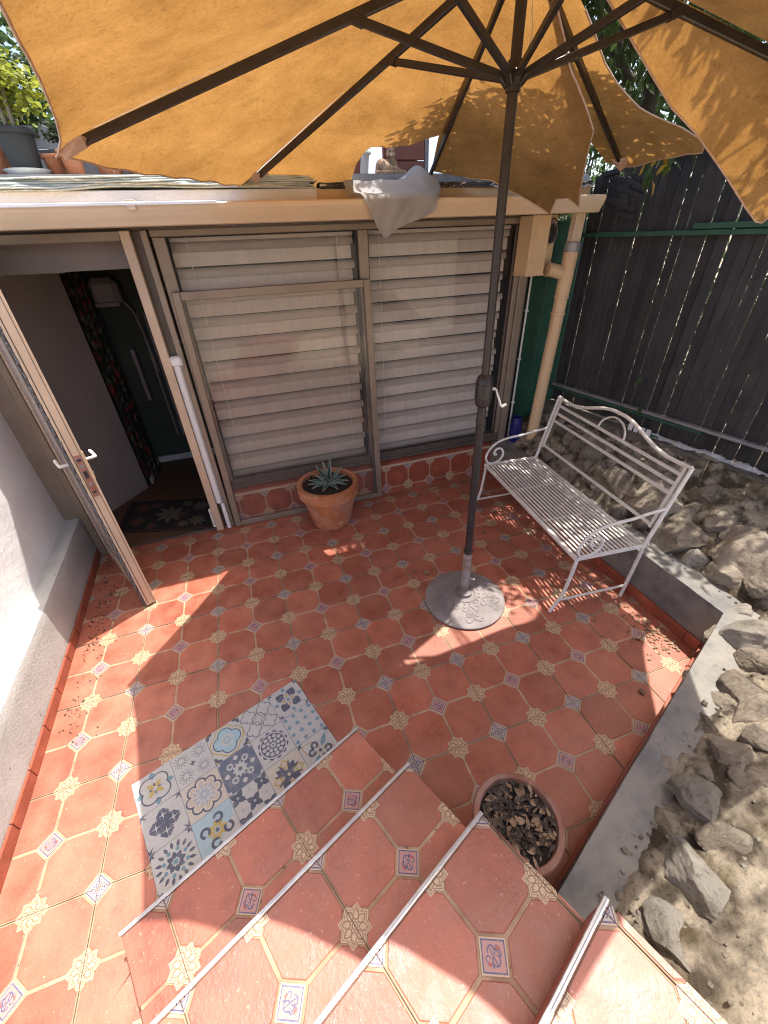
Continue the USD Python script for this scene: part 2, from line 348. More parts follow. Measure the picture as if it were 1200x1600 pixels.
leaf_mat('agave_leaf', (0.055, 0.125, 0.105), (0.075, 0.16, 0.135), trans=0.05, rough=0.4)
mat('agave_edge', (0.42, 0.46, 0.34), (0.36, 0.40, 0.3), rough=0.45)
leaf_mat('cloth_thin', (0.42, 0.42, 0.425), (0.32, 0.32, 0.325), trans=0.3, rough=0.95)
glass_mat('glass', dust=0.008, tintc=(0.98, 0.98, 0.975), reflect=0.9)
glass_mat('glass_dusty', dust=0.03, dustcol=(0.50, 0.43, 0.36), tintc=(0.93, 0.90, 0.865), reflect=0.9)

# canopy cloth: weathered ochre, lets sunlight glow through
M['canopy'] = usdkit.material(stage, '/World/Looks/canopy', {
    'g': ('geometry', {}), 'mp': ('mapping', {'scale': (1, 1, 1)}),
    'n': ('noise_texture', {'scale': 2.6, 'detail': 7.0, 'roughness': 0.65}), 'r': ('rgb_ramp', {'ramp': [(0.25, (0.25, 0.155, 0.075)), (0.48, (0.37, 0.235, 0.11)), (0.75, (0.49, 0.33, 0.165))]}),
    'n2': ('noise_texture', {'scale': 85.0, 'detail': 9.0, 'roughness': 0.85}), 'r2': ('rgb_ramp', {'ramp': [(0.30, (0.30, 0.26, 0.20)), (0.45, (0.90, 0.88, 0.85)), (0.60, (1.0, 1.0, 1.0)), (0.70, (1.35, 1.33, 1.25))]}),
    'n3': ('noise_texture', {'scale': 4.5, 'detail': 8.0, 'roughness': 0.78}), 'r3': ('rgb_ramp', {'ramp': [(0.28, (0.55, 0.53, 0.46)), (0.44, (0.88, 0.87, 0.84)), (0.56, (1, 1, 1))]}),
    'm': ('mix', {'mix_type': 'multiply', 'fac': 1.0}), 'm3': ('mix', {'mix_type': 'multiply', 'fac': 0.8}),
    'tc': ('mix', {'mix_type': 'multiply', 'fac': 1.0, 'color2': (1.0, 0.78, 0.44)}),
    'bn': ('noise_texture', {'scale': 130.0, 'detail': 4.0}), 'b': ('bump', {'strength': 0.8, 'distance': 0.0018}),
    'd': ('diffuse_bsdf', {}), 't': ('translucent_bsdf', {}), 'x': ('mix_closure', {'fac': 0.40})},
    [('g.position', 'n.vector'), ('g.position', 'n2.vector'), ('g.position', 'n3.vector'), ('g.position', 'bn.vector'), ('n.fac', 'r.fac'), ('n2.fac', 'r2.fac'), ('n3.fac', 'r3.fac'),
     ('r.color', 'm.color1'), ('r2.color', 'm.color2'), ('m.color', 'm3.color1'), ('r3.color', 'm3.color2'), ('m3.color', 'd.color'), ('m3.color', 'tc.color1'), ('tc.color', 't.color'),
     ('bn.fac', 'b.height'), ('b.normal', 'd.normal'), ('b.normal', 't.normal'), ('d.BSDF', 'x.closure1'), ('t.BSDF', 'x.closure2')], surface='x.closure')
mat('canopy_hem', (0.55, 0.40, 0.30), (0.44, 0.29, 0.2), scale=20, rough=0.9, bump=0.002, bscale=100)

# rubble: warm grey stone, lichen, dark soil joints
def stone_mat(name, c1, c2, dark):
    M[name] = usdkit.material(stage, '/World/Looks/' + name, {
        'g': ('geometry', {}), 'n': ('noise_texture', {'scale': 9.0, 'detail': 8.0, 'roughness': 0.7}), 'r': ('rgb_ramp', {'ramp': [(0.3, dark), (0.45, c2), (0.68, c1)]}),
        'n2': ('noise_texture', {'scale': 60.0, 'detail': 6.0, 'roughness': 0.75}), 'r2': ('rgb_ramp', {'ramp': [(0.32, (0.25, 0.22, 0.19)), (0.45, (1, 1, 1))]}),
        'm': ('mix', {'mix_type': 'multiply', 'fac': 0.85}), 'oi': ('object_info', {}), 'ov': ('map_range', {'to_min': 0.75, 'to_max': 1.15}), 'hs': ('hsv', {'hue': 0.5, 'saturation': 1.0, 'fac': 1.0}),
        'bn': ('noise_texture', {'scale': 46.0, 'detail': 9.0, 'roughness': 0.78}), 'b': ('bump', {'strength': 1.0, 'distance': 0.028}), 'p': ('principled_bsdf', {'roughness': 0.92, 'specular_ior_level': 0.2})},
        [('g.position', 'n.vector'), ('g.position', 'n2.vector'), ('g.position', 'bn.vector'), ('n.fac', 'r.fac'), ('n2.fac', 'r2.fac'), ('r.color', 'm.color1'), ('r2.color', 'm.color2'),
         ('oi.random', 'ov.value'), ('ov.result', 'hs.value'), ('m.color', 'hs.color'), ('hs.color', 'p.base_color'), ('bn.fac', 'b.height'), ('b.normal', 'p.normal')], surface='p.BSDF')
stone_mat('stone', (0.43, 0.37, 0.29), (0.29, 0.24, 0.185), (0.10, 0.082, 0.062))
stone_mat('stone_pale', (0.54, 0.49, 0.43), (0.40, 0.36, 0.30), (0.2, 0.17, 0.14))
M['slope_soil'] = usdkit.material(stage, '/World/Looks/slope_soil', {
    'g': ('geometry', {}), 'a': ('attribute', {'attribute': 'tint'}), 'n2': ('noise_texture', {'scale': 70.0, 'detail': 6.0, 'roughness': 0.75}), 'r2': ('rgb_ramp', {'ramp': [(0.3, (0.42, 0.39, 0.35)), (0.47, (1, 1, 1)), (0.68, (1.35, 1.3, 1.22))]}),
    'm': ('mix', {'mix_type': 'multiply', 'fac': 0.9}), 'bn': ('noise_texture', {'scale': 75.0, 'detail': 9.0, 'roughness': 0.8}), 'b': ('bump', {'strength': 1.0, 'distance': 0.035}), 'p': ('principled_bsdf', {'roughness': 0.95, 'specular_ior_level': 0.15})},
    [('a.color', 'm.color1'), ('g.position', 'n2.vector'), ('g.position', 'bn.vector'), ('n2.fac', 'r2.fac'), ('r2.color', 'm.color2'), ('m.color', 'p.base_color'), ('bn.fac', 'b.height'), ('b.normal', 'p.normal')], surface='p.BSDF')
# ================================================================ GROUND AND PATIO
obj('ground', box(-150, 150, -150, 150, -0.35, -0.06), 'ground_dirt', kind='structure')

U = 0.225
CREAM, BROWN = (0.52, 0.375, 0.235), (0.25, 0.135, 0.07)
INK, PINK, BLUEPALE, REDF = (0.075, 0.075, 0.16), (0.42, 0.215, 0.19), (0.40, 0.34, 0.285), (0.36, 0.07, 0.05)

def star_poly(r):
    a = sg.Polygon(polar(4, r)); return a.union(affinity.rotate(a, 45, origin=(0, 0)))
def star_items():
    it = [(star_poly(0.054), CREAM, 0.0)]
    rings = [star_poly(0.049).difference(star_poly(0.0465))]
    for a in range(0, 360, 45):
        o = petal(0.011, 0.043, 0.0105, a); rings.append(o.difference(petal(0.015, 0.038, 0.0075, a)))
        rings.append(affinity.rotate(line(arc(0.030, 0.0075, 0.0045, -150, 90, 6), 0.0010), a + 22, origin=(0, 0)))
        rings.append(affinity.rotate(line([(0.036, -0.004), (0.046, 0.0)], 0.0010), a + 22, origin=(0, 0)))
    rings.append(disc(0, 0, 0.010).difference(disc(0, 0, 0.0072))); rings.append(disc(0, 0, 0.003))
    return star_poly(0.054), it + [(unary_union(rings), BROWN, 0.0004)]
def vine_items():
    sq = sg.Polygon(polar(4, 0.050)); e = affinity.scale(sq, 0.90, 0.90); f = affinity.scale(sq, 0.80, 0.80)
    c = [line(arc(-0.006, 0.008, 0.010, -40, 200) + arc(-0.002, 0.003, 0.016, 210, 280), 0.0017), line(arc(0.006, -0.010, 0.010, 140, 380), 0.0017),
         line([(-0.012, 0.018), (0.0, 0.002), (0.012, -0.018)], 0.0015), petal(0, 0.012, 0.003, 100, 0.004, 0.012), petal(0, 0.012, 0.003, 250, -0.006, -0.012), line(arc(-0.014, -0.006, 0.006, 30, 280), 0.0013), line(arc(0.015, 0.006, 0.006, 200, 460), 0.0013)]
    r = [petal(0, 0.008, 0.0026, a, 0.011, 0.013) for a in (20, 80, 140)] + [petal(0, 0.008, 0.0026, a, -0.012, -0.014) for a in (200, 260, 320)]
    r = [affinity.rotate(q, 45, origin=(0, 0)) for q in r]; c = [affinity.rotate(q, 45, origin=(0, 0)) for q in c]
    return sq, [(sq, (0.50, 0.36, 0.25), 0.0), (e, INK, 0.0003), (f, PINK, 0.0006), (unary_union(c).intersection(f), INK, 0.0009), (unary_union(r).intersection(f), REDF, 0.0012)]
def scroll_items():
    sq = sg.Polygon(polar(4, 0.050)); e = affinity.scale(sq, 0.9, 0.9); f = affinity.scale(sq, 0.80, 0.80); c = []
    for a in (0, 90, 180, 270):
        for s in (1, -1):
            g = line(arc(0.019, 0.006 * s, 0.0055, 180 * (s < 0) - 90 * s, 180 * (s < 0) + 190 * s), 0.0014)
            c.append(affinity.rotate(g, a, origin=(0, 0)))
        c.append(affinity.rotate(petal(0.004, 0.017, 0.0028, 0), a + 45, origin=(0, 0)))
        c.append(affinity.rotate(petal(0.026, 0.036, 0.003, 0), a, origin=(0, 0)))
    return sq, [(sq, (0.50, 0.36, 0.25), 0.0), (e, INK, 0.0003), (f, BLUEPALE, 0.0006), (unary_union(c).intersection(f), INK, 0.0009)]
INSERTS = {'star_insert': star_items(), 'vine_insert': vine_items(), 'scroll_insert': scroll_items()}

def octagon(i, j, u0, w0, unit):
    x0, y0, x1, y1 = u0 + i * unit, w0 + j * unit, u0 + (i + 1) * unit, w0 + (j + 1) * unit
    g, c = 0.0058, 0.055
    return sg.Polygon([(x0 + c, y0 + g), (x1 - c, y0 + g), (x1 - g, y0 + c), (x1 - g, y1 - c), (x1 - c, y1 - g), (x0 + c, y1 - g), (x0 + g, y1 - c), (x0 + g, y0 + c)])

def tile_mesh(poly, depth=0.007, bev=0.0022):
    p = np.array(poly.exterior.coords)[:-1]
    if not poly.exterior.is_ccw: p = p[::-1]
    n = len(p); c = np.array(poly.centroid.coords[0]); s = max(0.6, 1 - bev / (0.5 * math.sqrt(poly.area)))
    q = c + (p - c) * s
    V = np.vstack([np.c_[p, np.full(n, -depth)], np.c_[p, np.full(n, -0.0014)], np.c_[q, np.zeros(n)], [[*c, 0]]]); F = []
    for a in range(n):
        b = (a + 1) % n
        F += [(a, b, n + b), (a, n + b, n + a), (n + a, n + b, 2 * n + b), (n + a, 2 * n + b, 2 * n + a), (2 * n + a, 2 * n + b, 3 * n)]
    return trimesh.Trimesh(V, np.array(F), process=False)

def lay_tiles(parent, region, o, eu, ew, en, u0=0.0, w0=0.0, unit=U, pi=0, pj=0, joints=True, red='tile_red', only=None):
    """octagon tiles with star, vine and scroll inserts over REGION (a 2D shape in the plane's own metres)"""
    a, b, c, d = region.bounds
    i0, i1 = math.floor((a - u0) / unit) - 1, math.ceil((c - u0) / unit) + 1
    j0, j1 = math.floor((b - w0) / unit) - 1, math.ceil((d - w0) / unit) + 1
    put = lambda m: frame_to_world(m, o, eu, ew, en)
    for i in range(i0, i1):
        for j in range(j0, j1):
            for q in geoms(octagon(i, j, u0, w0, unit).intersection(region)):
                if q.area < 2e-4: continue
                t = tile_mesh(q if len(q.exterior.coords) < 16 else q.convex_hull)
                dz = (rng.random() - 0.5) * 0.0008; t.vertices[:, 2] += dz
                obj('octagon_tile', put(t), red, parent)
    for i in range(i0, i1 + 1):
        for j in range(j0, j1 + 1):
            ei, ej = (i + pi) % 2 == 0, (j + pj) % 2 == 0
            kind = 'scroll_insert' if ei and ej else ('vine_insert' if not ei and not ej else 'star_insert')
            ol, it = INSERTS[kind]
            reg = affinity.translate(region, -(u0 + i * unit), -(w0 + j * unit))
            if not reg.intersects(ol) or reg.intersection(ol).area < 1e-4: continue
            inside = reg.contains(ol)
            m, cc = slab_print(ol, it, 0.006, None if inside else reg)
            if m is None: continue
            if kind != 'star_insert' or True:
                k = rng.integers(0, 4) if kind == 'vine_insert' and inside else 0
                if k:
                    ang = k * math.pi / 2; v = m.vertices.copy(); m.vertices[:, 0] = v[:, 0] * math.cos(ang) - v[:, 1] * math.sin(ang); m.vertices[:, 1] = v[:, 0] * math.sin(ang) + v[:, 1] * math.cos(ang)
            m.vertices += (u0 + i * unit, w0 + j * unit, 0.0006)
            obj(kind, put(m), 'tile_print', parent, tint=cc)
    if joints:
        w = 0.001
        L = [sg.box(u0 + i * unit - w, b - 1, u0 + i * unit + w, d + 1) for i in range(i0, i1 + 1) if (i + pi) % 2 == 0]
        L += [sg.box(a - 1, w0 + j * unit - w * 0.8, c + 1, w0 + j * unit + w * 0.8) for j in range(j0, j1 + 1) if (j + pj) % 2 == 0]
        for g in L:
            for q in geoms(g.intersection(region)):
                e = trimesh.creation.extrude_polygon(q, 0.006, engine='earcut'); e.apply_translation((0, 0, -0.0038))
                obj('tile_joint', put(e), 'joint', parent)

patio = thing('patio_floor', kind='structure')
floor_poly = sg.Polygon([(-0.95, 0.115), (2.72, 0.115), (2.72, -2.25), (1.06, -2.93), (0.66, -2.12), (-0.265, -2.515), (-0.02, -3.10), (-0.84, -3.10)])
obj('grout_bed', prism(floor_poly.buffer(0.03), -0.055, -0.0022), 'grout', patio)
lay_tiles(patio, floor_poly, (0, 0, 0), (1, 0, 0), (0, 1, 0), (0, 0, 1))

# ================================================================ STEPS
EU, EN = np.array([0.921, 0.389, 0]), np.array([-0.389, 0.921, 0])      # along the nosing, and downhill towards the house
NOSE = [-2.166, -2.494, -2.816, -3.166, -3.49]                           # nosing positions along EN
RIGHT = [(-0.198, 0.013), (-0.178, 0.006), (-0.160, 0.010), (-0.137, -0.004), (-0.13, 0.0)]   # right end of each tread at the nosing, and its drift at the back
LEFT = -1.211
steps = thing('garden_steps', 'red tiled garden steps with metal edge strips climbing beside the planter', 'steps')
for k in range(5):
    zt = 0.17 * (k + 1); w1 = NOSE[k]; w0_ = NOSE[k + 1] if k < 4 else -4.1
    ul = LEFT if k < 3 else -0.95
    ur, dr = RIGHT[k]
    # body of the step
    body = [(ul + 0.004, w0_ - 0.05), (ur - 0.004 + dr, w0_ - 0.05), (ur - 0.004, w1 - 0.012), (ul + 0.004, w1 - 0.012)]
    st = UsdGeom.Xform.Define(stage, numbered(pth(steps), 'step')).GetPrim()
    e = prism(body, -0.05, zt - 0.0025)
    obj('core', frame_to_world(e, (0, 0, 0), EU, EN, (0, 0, 1)), 'grout', st)
    if k == 4: 
        lay_tiles(st, sg.Polygon([(ul, w1 - 0.3), (ur + dr, w1 - 0.3), (ur, w1 - 0.018), (ul, w1 - 0.018)]), (0, 0, zt), EU, EN, (0, 0, 1), u0=-0.62, w0=w1, joints=False)
        continue
    reg = sg.Polygon([(ul, w0_ - 0.012), (ur + dr, w0_ - 0.012), (ur, w1 - 0.016), (ul, w1 - 0.016)])
    lay_tiles(st, reg, (0, 0, zt), EU, EN, (0, 0, 1), u0=-0.62 if k < 3 else -0.161, w0=w1 - 0.002, unit=0.2275)
    # riser tiles
    rz0 = 0.0 if k == 0 else zt - 0.17
    x = ul
    while x < ur - 0.02:
        x2 = min(x + 0.225, ur)
        m = tile_mesh(sg.box(x + 0.002, rz0 + 0.006, x2 - 0.002, zt - 0.022))
        obj('riser_tile', frame_to_world(m, EN * (w1 - 0.006), EU, (0, 0, 1), EN), 'tile_brick', st); x = x2
    # right-hand end face, rendered
    # aluminium edge strip: a rounded ribbed bar and its toe
    a_ = EU * (ul - 0.006) + EN * (w1 - 0.006); b_ = EU * (ur + 0.006) + EN * (w1 - 0.006)
    z = np.array([0, 0, zt])
    prof = [np.array([-0.0105, -0.004]), np.array([-0.0105, 0.0012]), np.array([-0.006, 0.0014]), np.array([-0.0052, 0.0006]), np.array([-0.0035, 0.0015]), np.array([0.0015, 0.0010]), np.array([0.0032, -0.0015]), np.array([0.0032, -0.010]), np.array([0.001, -0.010]), np.array([0.001, -0.004])]
    sh = sg.Polygon(prof)
    ex = trimesh.creation.extrude_polygon(sh, float(ur - ul + 0.012), engine='earcut')
    obj('edge_strip', frame_to_world(ex, a_ + z, EN, (0, 0, 1), EU), 'nosing_metal', st)
    obj('edge_shadow_gap', frame_to_world(trimesh.creation.box((ur - ul, 0.003, 0.003)), EU * ((ul + ur) / 2) + EN * (w1 - 0.0202) + z, EU, EN, (0, 0, 1)), 'joint', st)  # solid dark bar painted in as the shadow line behind the strip

# ================================================================ WALLS
lw = thing('boundary_wall', 'white plastered wall standing on a grey ledge left of the open door', 'wall')
low = sg.Polygon([(-0.925, 0.10), (-0.895, -0.40), (-0.868, -0.90), (-0.838, -1.66), (-0.80, -3.6), (-1.30, -3.6), (-1.30, 0.10)])
fr = [(-0.925, 0.10), (-0.895, -0.40), (-0.868, -0.90), (-0.838, -1.66), (-0.80, -3.6)]
def rough_wall(front, back_x, z0, z1, name, mt, parent, nz=14, amp=0.004, seed=1, step=0.05):
    """wall whose front face follows a polyline, with an uneven face and a softened upper edge"""
    ls = sg.LineString(front); n = int(ls.length / step) + 2
    P = np.array([ls.interpolate(t, normalized=True).coords[0] for t in np.linspace(0, 1, n)])
    zs = np.linspace(z0, z1, nz); V = []; F = []
    for x, y in P:
        for z in zs:
            o = amp * (meshkit.fbm(np.array([[x * 5, y * 5, z * 5]]), 3, seed)[0] - 0.5) * 2
            if z > z1 - 1e-6: o -= 0.006
            V.append((x + o, y, z))
        V.append((P[len(V) // (nz + 2)][0] - 0.02, y, z1 + 0.003)); V.append((back_x, y, z1 + 0.003))
    S = nz + 2
    for i in range(n - 1):
        for s in range(S - 1):
            a = i * S + s; F += [(a, a + S, a + S + 1), (a, a + S + 1, a + 1)]
    t = trimesh.Trimesh(np.array(V), np.array(F), process=False)
    if t.face_normals[0][0] < 0: t.faces = t.faces[:, ::-1]
    return obj(name, t, mt, parent, smooth=40)
rough_wall(fr, -1.35, -0.02, 0.361, 'low_wall', 'render_rough', lw)
rough_wall([(-1.03, 0.14), (-0.985, -0.72), (-0.965, -1.225), (-0.93, -3.6)], -1.6, 0.36, 2.0, 'plaster_face', 'white_wall', lw, nz=40, amp=0.007, seed=4)
# skirting of narrow red tiles
ls = sg.LineString(fr)
t = 0.0
while t < 3.2:
    a, b = np.array(ls.interpolate(t).coords[0]), np.array(ls.interpolate(t + 0.222).coords[0])
    d = np.r_[(b - a) / np.linalg.norm(b - a), 0]; nrm = np.array([-d[1], d[0], 0])
    m = tile_mesh(sg.box(0.0, 0.0, np.linalg.norm(b - a) - 0.003, 0.068), depth=0.012)
    obj('skirting_tile', frame_to_world(m, np.r_[a, 0.001] + nrm * 0.014, d, (0, 0, 1), nrm), 'tile_brick', lw); t += 0.225

pw = thing('planter_wall', 'low smooth grey planter wall along the bench and back to the steps', 'wall')
A0, A1, A2 = np.array([2.69, 0.10]), np.array([2.69, -2.245]), np.array([1.0, -2.937])
nA = np.array([1.0, 0]); nB = np.array([0.378, -0.926])
B1 = np.array([2.85, -2.245 - 0.135 + 0.012]); outer = [(2.85, 0.10), (2.85, -2.36), tuple(A2 + nB * 0.135)]
body = sg.Polygon([tuple(A0), tuple(A1), tuple(A2), outer[2], outer[1], outer[0]])
wb_ = prism(body, 0.0, 0.340).subdivide_to_size(0.045, max_iter=12)
vv_ = wb_.vertices; nn_ = np.stack([meshkit.fbm(vv_ * 8 + 5 * a_, 4, 40 + a_) for a_ in range(3)], -1) - 0.5
edge_ = np.clip((vv_[:, 2] - 0.325) / 0.015, 0, 1)
wb_.vertices = vv_ + nn_ * np.array([0.010, 0.010, 0.012]) * np.where(vv_[:, 2:3] > 0.3, 1.0, 0.35)
obj('wall_body', wb_, 'render_grey', pw, smooth=35)
obj('wall_end', bbox(2.69, 3.12, 0.02, 0.13, 0.0, 0.343, 0.006), 'render_grey', pw)
for (a, b) in ((A0, A1), (A1, A2)):
    L = np.linalg.norm(b - a); d = np.r_[(b - a) / L, 0]; nrm = np.array([d[1], -d[0], 0]); s = 0.0
    while s < L - 0.02:
        e = min(s + 0.222, L - 0.013)
        m = tile_mesh(sg.box(s, 0.0, e, 0.078 + 0.006 * rng.random()), depth=0.012)
        m.vertices[:, 2] += 0
        obj('skirting_tile', frame_to_world(m, np.r_[a, 0.001] + nrm * 0.013, d, (0, 0, 1), nrm), 'tile_brick', pw); s += 0.225

# ================================================================ RUBBLE SLOPE
def slope_h(x, y):
    d = np.maximum(x - 2.85, (x - 2.68) * .378 - (y + 2.25) * .926 - .135)
    return np.where(d > 0, .325 + np.where(d < .3, .8 * d, .24 + .3 * (d - .3)), .325 + 0.9 * d)
xs = np.arange(0.9, 4.1, 0.0125); ys = np.arange(-3.9, 0.16, 0.0125)
X, Y = np.meshgrid(xs, ys, indexing='ij'); Z = slope_h(X, Y)
d_ = np.maximum(X - 2.85, (X - 2.68) * .378 - (Y + 2.25) * .926 - .135)
P3 = np.stack([X, Y, Z], -1)
path_mask = np.clip(((X - 2.68) * .378 - (Y + 2.25) * .926 - .135 - 0.22) / 0.12, 0, 1)
nz_ = (meshkit.fbm(P3 * 9, 5, 3) - 0.5)
Z2 = Z + nz_ * np.where(d_ > 0.0, 0.11, 0.02) * (1 - 0.5 * path_mask) + (meshkit.fbm(P3 * 30, 5, 9) - 0.5) * 0.06 * np.where(d_ > 0.0, 1, 0.2) + np.where(d_ > 0.0, 0.008, 0)
Z2 = np.minimum(Z2, 0.74)
keep = d_ > -0.03
eu2 = X * EU[0] + Y * EU[1]; en2 = X * EN[0] + Y * EN[1]
keep &= ~((en2 < -2.8) & (eu2 < -0.15))
idx = np.arange(X.size).reshape(X.shape)
q = np.stack([idx[:-1, :-1], idx[1:, :-1], idx[1:, 1:], idx[:-1, 1:]], -1)
kq = keep[:-1, :-1] & keep[1:, :-1] & keep[1:, 1:] & keep[:-1, 1:]
q = q[kq]
F = np.vstack([q[:, [0, 1, 2]], q[:, [0, 2, 3]]])
used = np.unique(F); remap = np.full(X.size, -1); remap[used] = np.arange(len(used))
V = np.stack([X, Y, Z2], -1).reshape(-1, 3)[used]
n1 = meshkit.fbm(V * 6, 4, 21); n2 = meshkit.fbm(V * 17, 4, 31)
soilc, mortar, moss = np.array([0.12, 0.095, 0.07]), np.array([0.72, 0.62, 0.475]), np.array([0.19, 0.14, 0.06])
pm = path_mask.reshape(-1)[used]
mix = np.clip((n2 - 0.45) * 5 + 0.25, 0, 1) * 0.7
mix = np.clip(mix * (1 - pm) + pm * (1.0 + (n2 - 0.5) * 0.35), 0, 1)
col = soilc + (mortar - soilc) * mix[:, None]
col = col + (moss - col) * (np.clip((n1 - 0.6) * 6, 0, 1) * 0.7 * (1 - pm))[:, None]
slope = thing('rubble_slope', kind='structure')
obj('earth_and_mortar', trimesh.Trimesh(V, remap[F], process=False), 'slope_soil', slope, smooth=True, tint=col, label='crumbling earth and mortar between the rubble stones')
ROCKS = [(2.94,-1.72,.39,.354,.187),(3.1,-1.8,.52,.15,.125),(2.91,-1.88,.37,.119,.107),(3.04,-1.63,.47,.212,.08),(3.05,-2.07,.48,.258,.239),(2.92,-2.05,.37,.169,.15),(2.96,-2.23,.41,.141,.141),(3.01,-1.15,.45,.184,.218),(3.05,-1.41,.48,.262,.226),(3.03,-.92,.47,.143,.184),(3.0,-1.26,.44,.094,.094),(2.9,-1.3,.36,.197,.141),(3.09,-.75,.51,.159,.117),(3.11,-.57,.53,.144,.122),(3.09,-.44,.51,.114,.103),(2.61,-2.45,.34,.238,.19),(2.21,-2.58,.32,.086,.16),(2.31,-2.61,.37,.141,.13),(2.21,-2.69,.4,.154,.096),(1.97,-2.79,.4,.122,.152),(1.89,-2.86,.42,.051,.058),(1.84,-2.77,.34,.099,.128),(1.72,-2.87,.38,.135,.149),(1.59,-2.87,.34,.079,.112),(1.5,-3.01,.42,.114,.186),(1.32,-3.08,.41,.102,.12),(1.3,-3.04,.38,.049,.057),(2.79,-2.25,.3,.158,.126),(2.64,-2.3,.29,.102,.082),(2.51,-2.55,.39,.118,.148),(2.09,-2.8,.44,.088,.098),(3.16,-1.15,.56,.163,.125),(3.2,-1.36,.57,.182,.1),(3.11,-1.92,.53,.139,.1),(3.28,-.73,.6,.16,.117),(2.06,-2.64,.32,.066,.109),(1.72,-2.81,.33,.057,.081),
         (2.97,-.28,.44,.12,.1),(3.15,-.2,.55,.14,.11),(2.96,-.62,.42,.12,.1),(2.95,-1.02,.41,.1,.09),(3.2,-.95,.56,.13,.1),(3.25,-2.25,.6,.2,.16),(3.0,-2.5,.5,.22,.18),(2.75,-2.75,.55,.2,.16),(2.4,-2.95,.58,.16,.14),(2.30,-2.46,.33,.12,.10),(2.45,-2.42,.33,.13,.09),(2.02,-2.62,.33,.11,.09),(1.78,-2.72,.33,.12,.10),(1.66,-2.97,.42,.12,.10),(2.62,-2.62,.45,.16,.13),(2.80,-2.42,.42,.16,.12),(3.05,-2.35,.48,.17,.13),(3.22,-1.62,.58,.15,.12),(3.0,-.80,.44,.13,.11),(3.18,-.60,.56,.14,.10),(2.93,-.45,.39,.12,.09),(2.93,-1.52,.39,.14,.10),(3.12,-1.28,.54,.13,.10)]
right_ = CAM_R[0] * np.array([1, 1, 0]); right_ /= np.linalg.norm(right_)
for n, (x, y, z, w, h) in enumerate(ROCKS):
    r2 = np.random.default_rng(100 + n)
    # a split, angular block: hull of a few scattered points, subdivided and roughened
    s = trimesh.creation.icosphere(subdivisions=4); v = s.vertices
    for _ in range(10):
        nn = r2.normal(size=3); nn /= np.linalg.norm(nn); dd = r2.uniform(0.48, 0.80)
        over = np.clip(v @ nn - dd, 0, None); v = v - over[:, None] * nn
    v = v * (1 + 0.13 * (meshkit.fbm(v * 1.9 + n * 7, 3, n)[:, None] - 0.5)) + v * (0.16 * (meshkit.fbm(v * 6.5 + n * 7, 4, n)[:, None] - 0.5))
    zone_b = (x - 2.68) * .378 - (y + 2.25) * .926 > 0.05
    up = np.array([0.30, -0.55, 0.78]) if False else (np.array([-0.22, 0.55, 0.80]) if zone_b else np.array([-0.62, -0.1, 0.78]))
    up /= np.linalg.norm(up); ax = right_ - up * (right_ @ up); ax /= np.linalg.norm(ax); ay = np.cross(up, ax)
    a = r2.uniform(-0.35, 0.35); ax, ay = ax * math.cos(a) + ay * math.sin(a), -ax * math.sin(a) + ay * math.cos(a)
    sz = 1.36
    v = v[:, :1] * ax * w / 2 * sz + v[:, 1:2] * ay * h / 2 * sz * 1.15 + v[:, 2:3] * up * min(w, h) * 0.58 + up * min(w, h) * 0.03
    v = v + np.array([x, y, float(slope_h(np.array(x), np.array(y))) + 0.004])
    obj('rubble_stone', trimesh.Trimesh(v, s.faces, process=False), 'stone_pale' if n in (15, 24, 25, 2, 26, 27, 22) else 'stone', slope, smooth=24)
# loose gravel and crumbs over the slope
r2 = np.random.default_rng(202); g, g2 = [], []
while len(g) + len(g2) < 1300:
    x, y = r2.uniform(1.1, 3.6), r2.uniform(-3.5, 0.1); d = max(x - 2.85, (x - 2.68) * .378 - (y + 2.25) * .926 - .135)
    if d < -0.045 or d > 0.62 or r2.random() < d * 0.9: continue
    if (x * EN[0] + y * EN[1] < -2.8) and (x * EU[0] + y * EU[1] < -0.12): continue
    b = trimesh.creation.icosphere(subdivisions=0, radius=1); b.vertices *= r2.uniform(0.5, 1.25, b.vertices.shape) * r2.uniform(0.002, 0.008) * (1.2 if r2.random() < 0.93 else 2.0)
    b.apply_transform(trimesh.transformations.random_rotation_matrix(r2.random(3))); i_ = int((x - 0.9) / 0.0125 + 0.5); j_ = int((y + 3.9) / 0.0125 + 0.5)
    b.apply_translation((x, y, max(Z2[i_, j_], 0.342 if d < 0 else 0.0) + 0.003)); (g if len(g) < 3 * len(g2) else g2).append(b)
obj('gravel', g, 'stone', slope, kind='stuff'); obj('gravel', g2, 'stone_pale', slope, kind='stuff')
# ================================================================ HOUSE
house = thing('house', 'low house front with tan aluminium window frames, gutter and open doorway', 'house')
YW = 0.15                                                                   # window plane
obj('lintel', box(-1.05, 3.06, 0.125, 0.30, 2.155, 2.30), 'aluminium_dark', house)
obj('roof_slab', box(-1.6, 3.16, -0.02, 4.3, 2.30, 2.325), 'roof_concrete', house)
obj('roof_terrace', box(-1.6, 3.16, 0.20, 4.3, 2.325, 2.418), 'roof_concrete', house)
obj('back_wall', box(-1.6, 3.16, 4.2, 4.3, -0.05, 2.30), 'interior_green', house)
obj('side_wall', box(3.0, 3.06, 0.30, 4.2, -0.05, 2.30), 'interior_pale', house)
obj('side_wall', box(-1.6, -1.5, 0.14, 4.2, -0.05, 2.30), 'interior_pale', house)
obj('corner_wall', box(-1.5, -0.90, 0.10, 0.16, -0.02, 2.30), 'aluminium', house)
obj('partition', box(0.19, 0.25, 0.32, 4.2, -0.05, 2.30), 'interior_dark', house)
obj('ceiling', box(-1.5, 3.0, 0.30, 4.2, 2.22, 2.26), 'interior_pale', house)
obj('hall_floor', box(-1.5, 3.0, 0.14, 4.2, -0.05, 0.004), 'interior_wood', house)
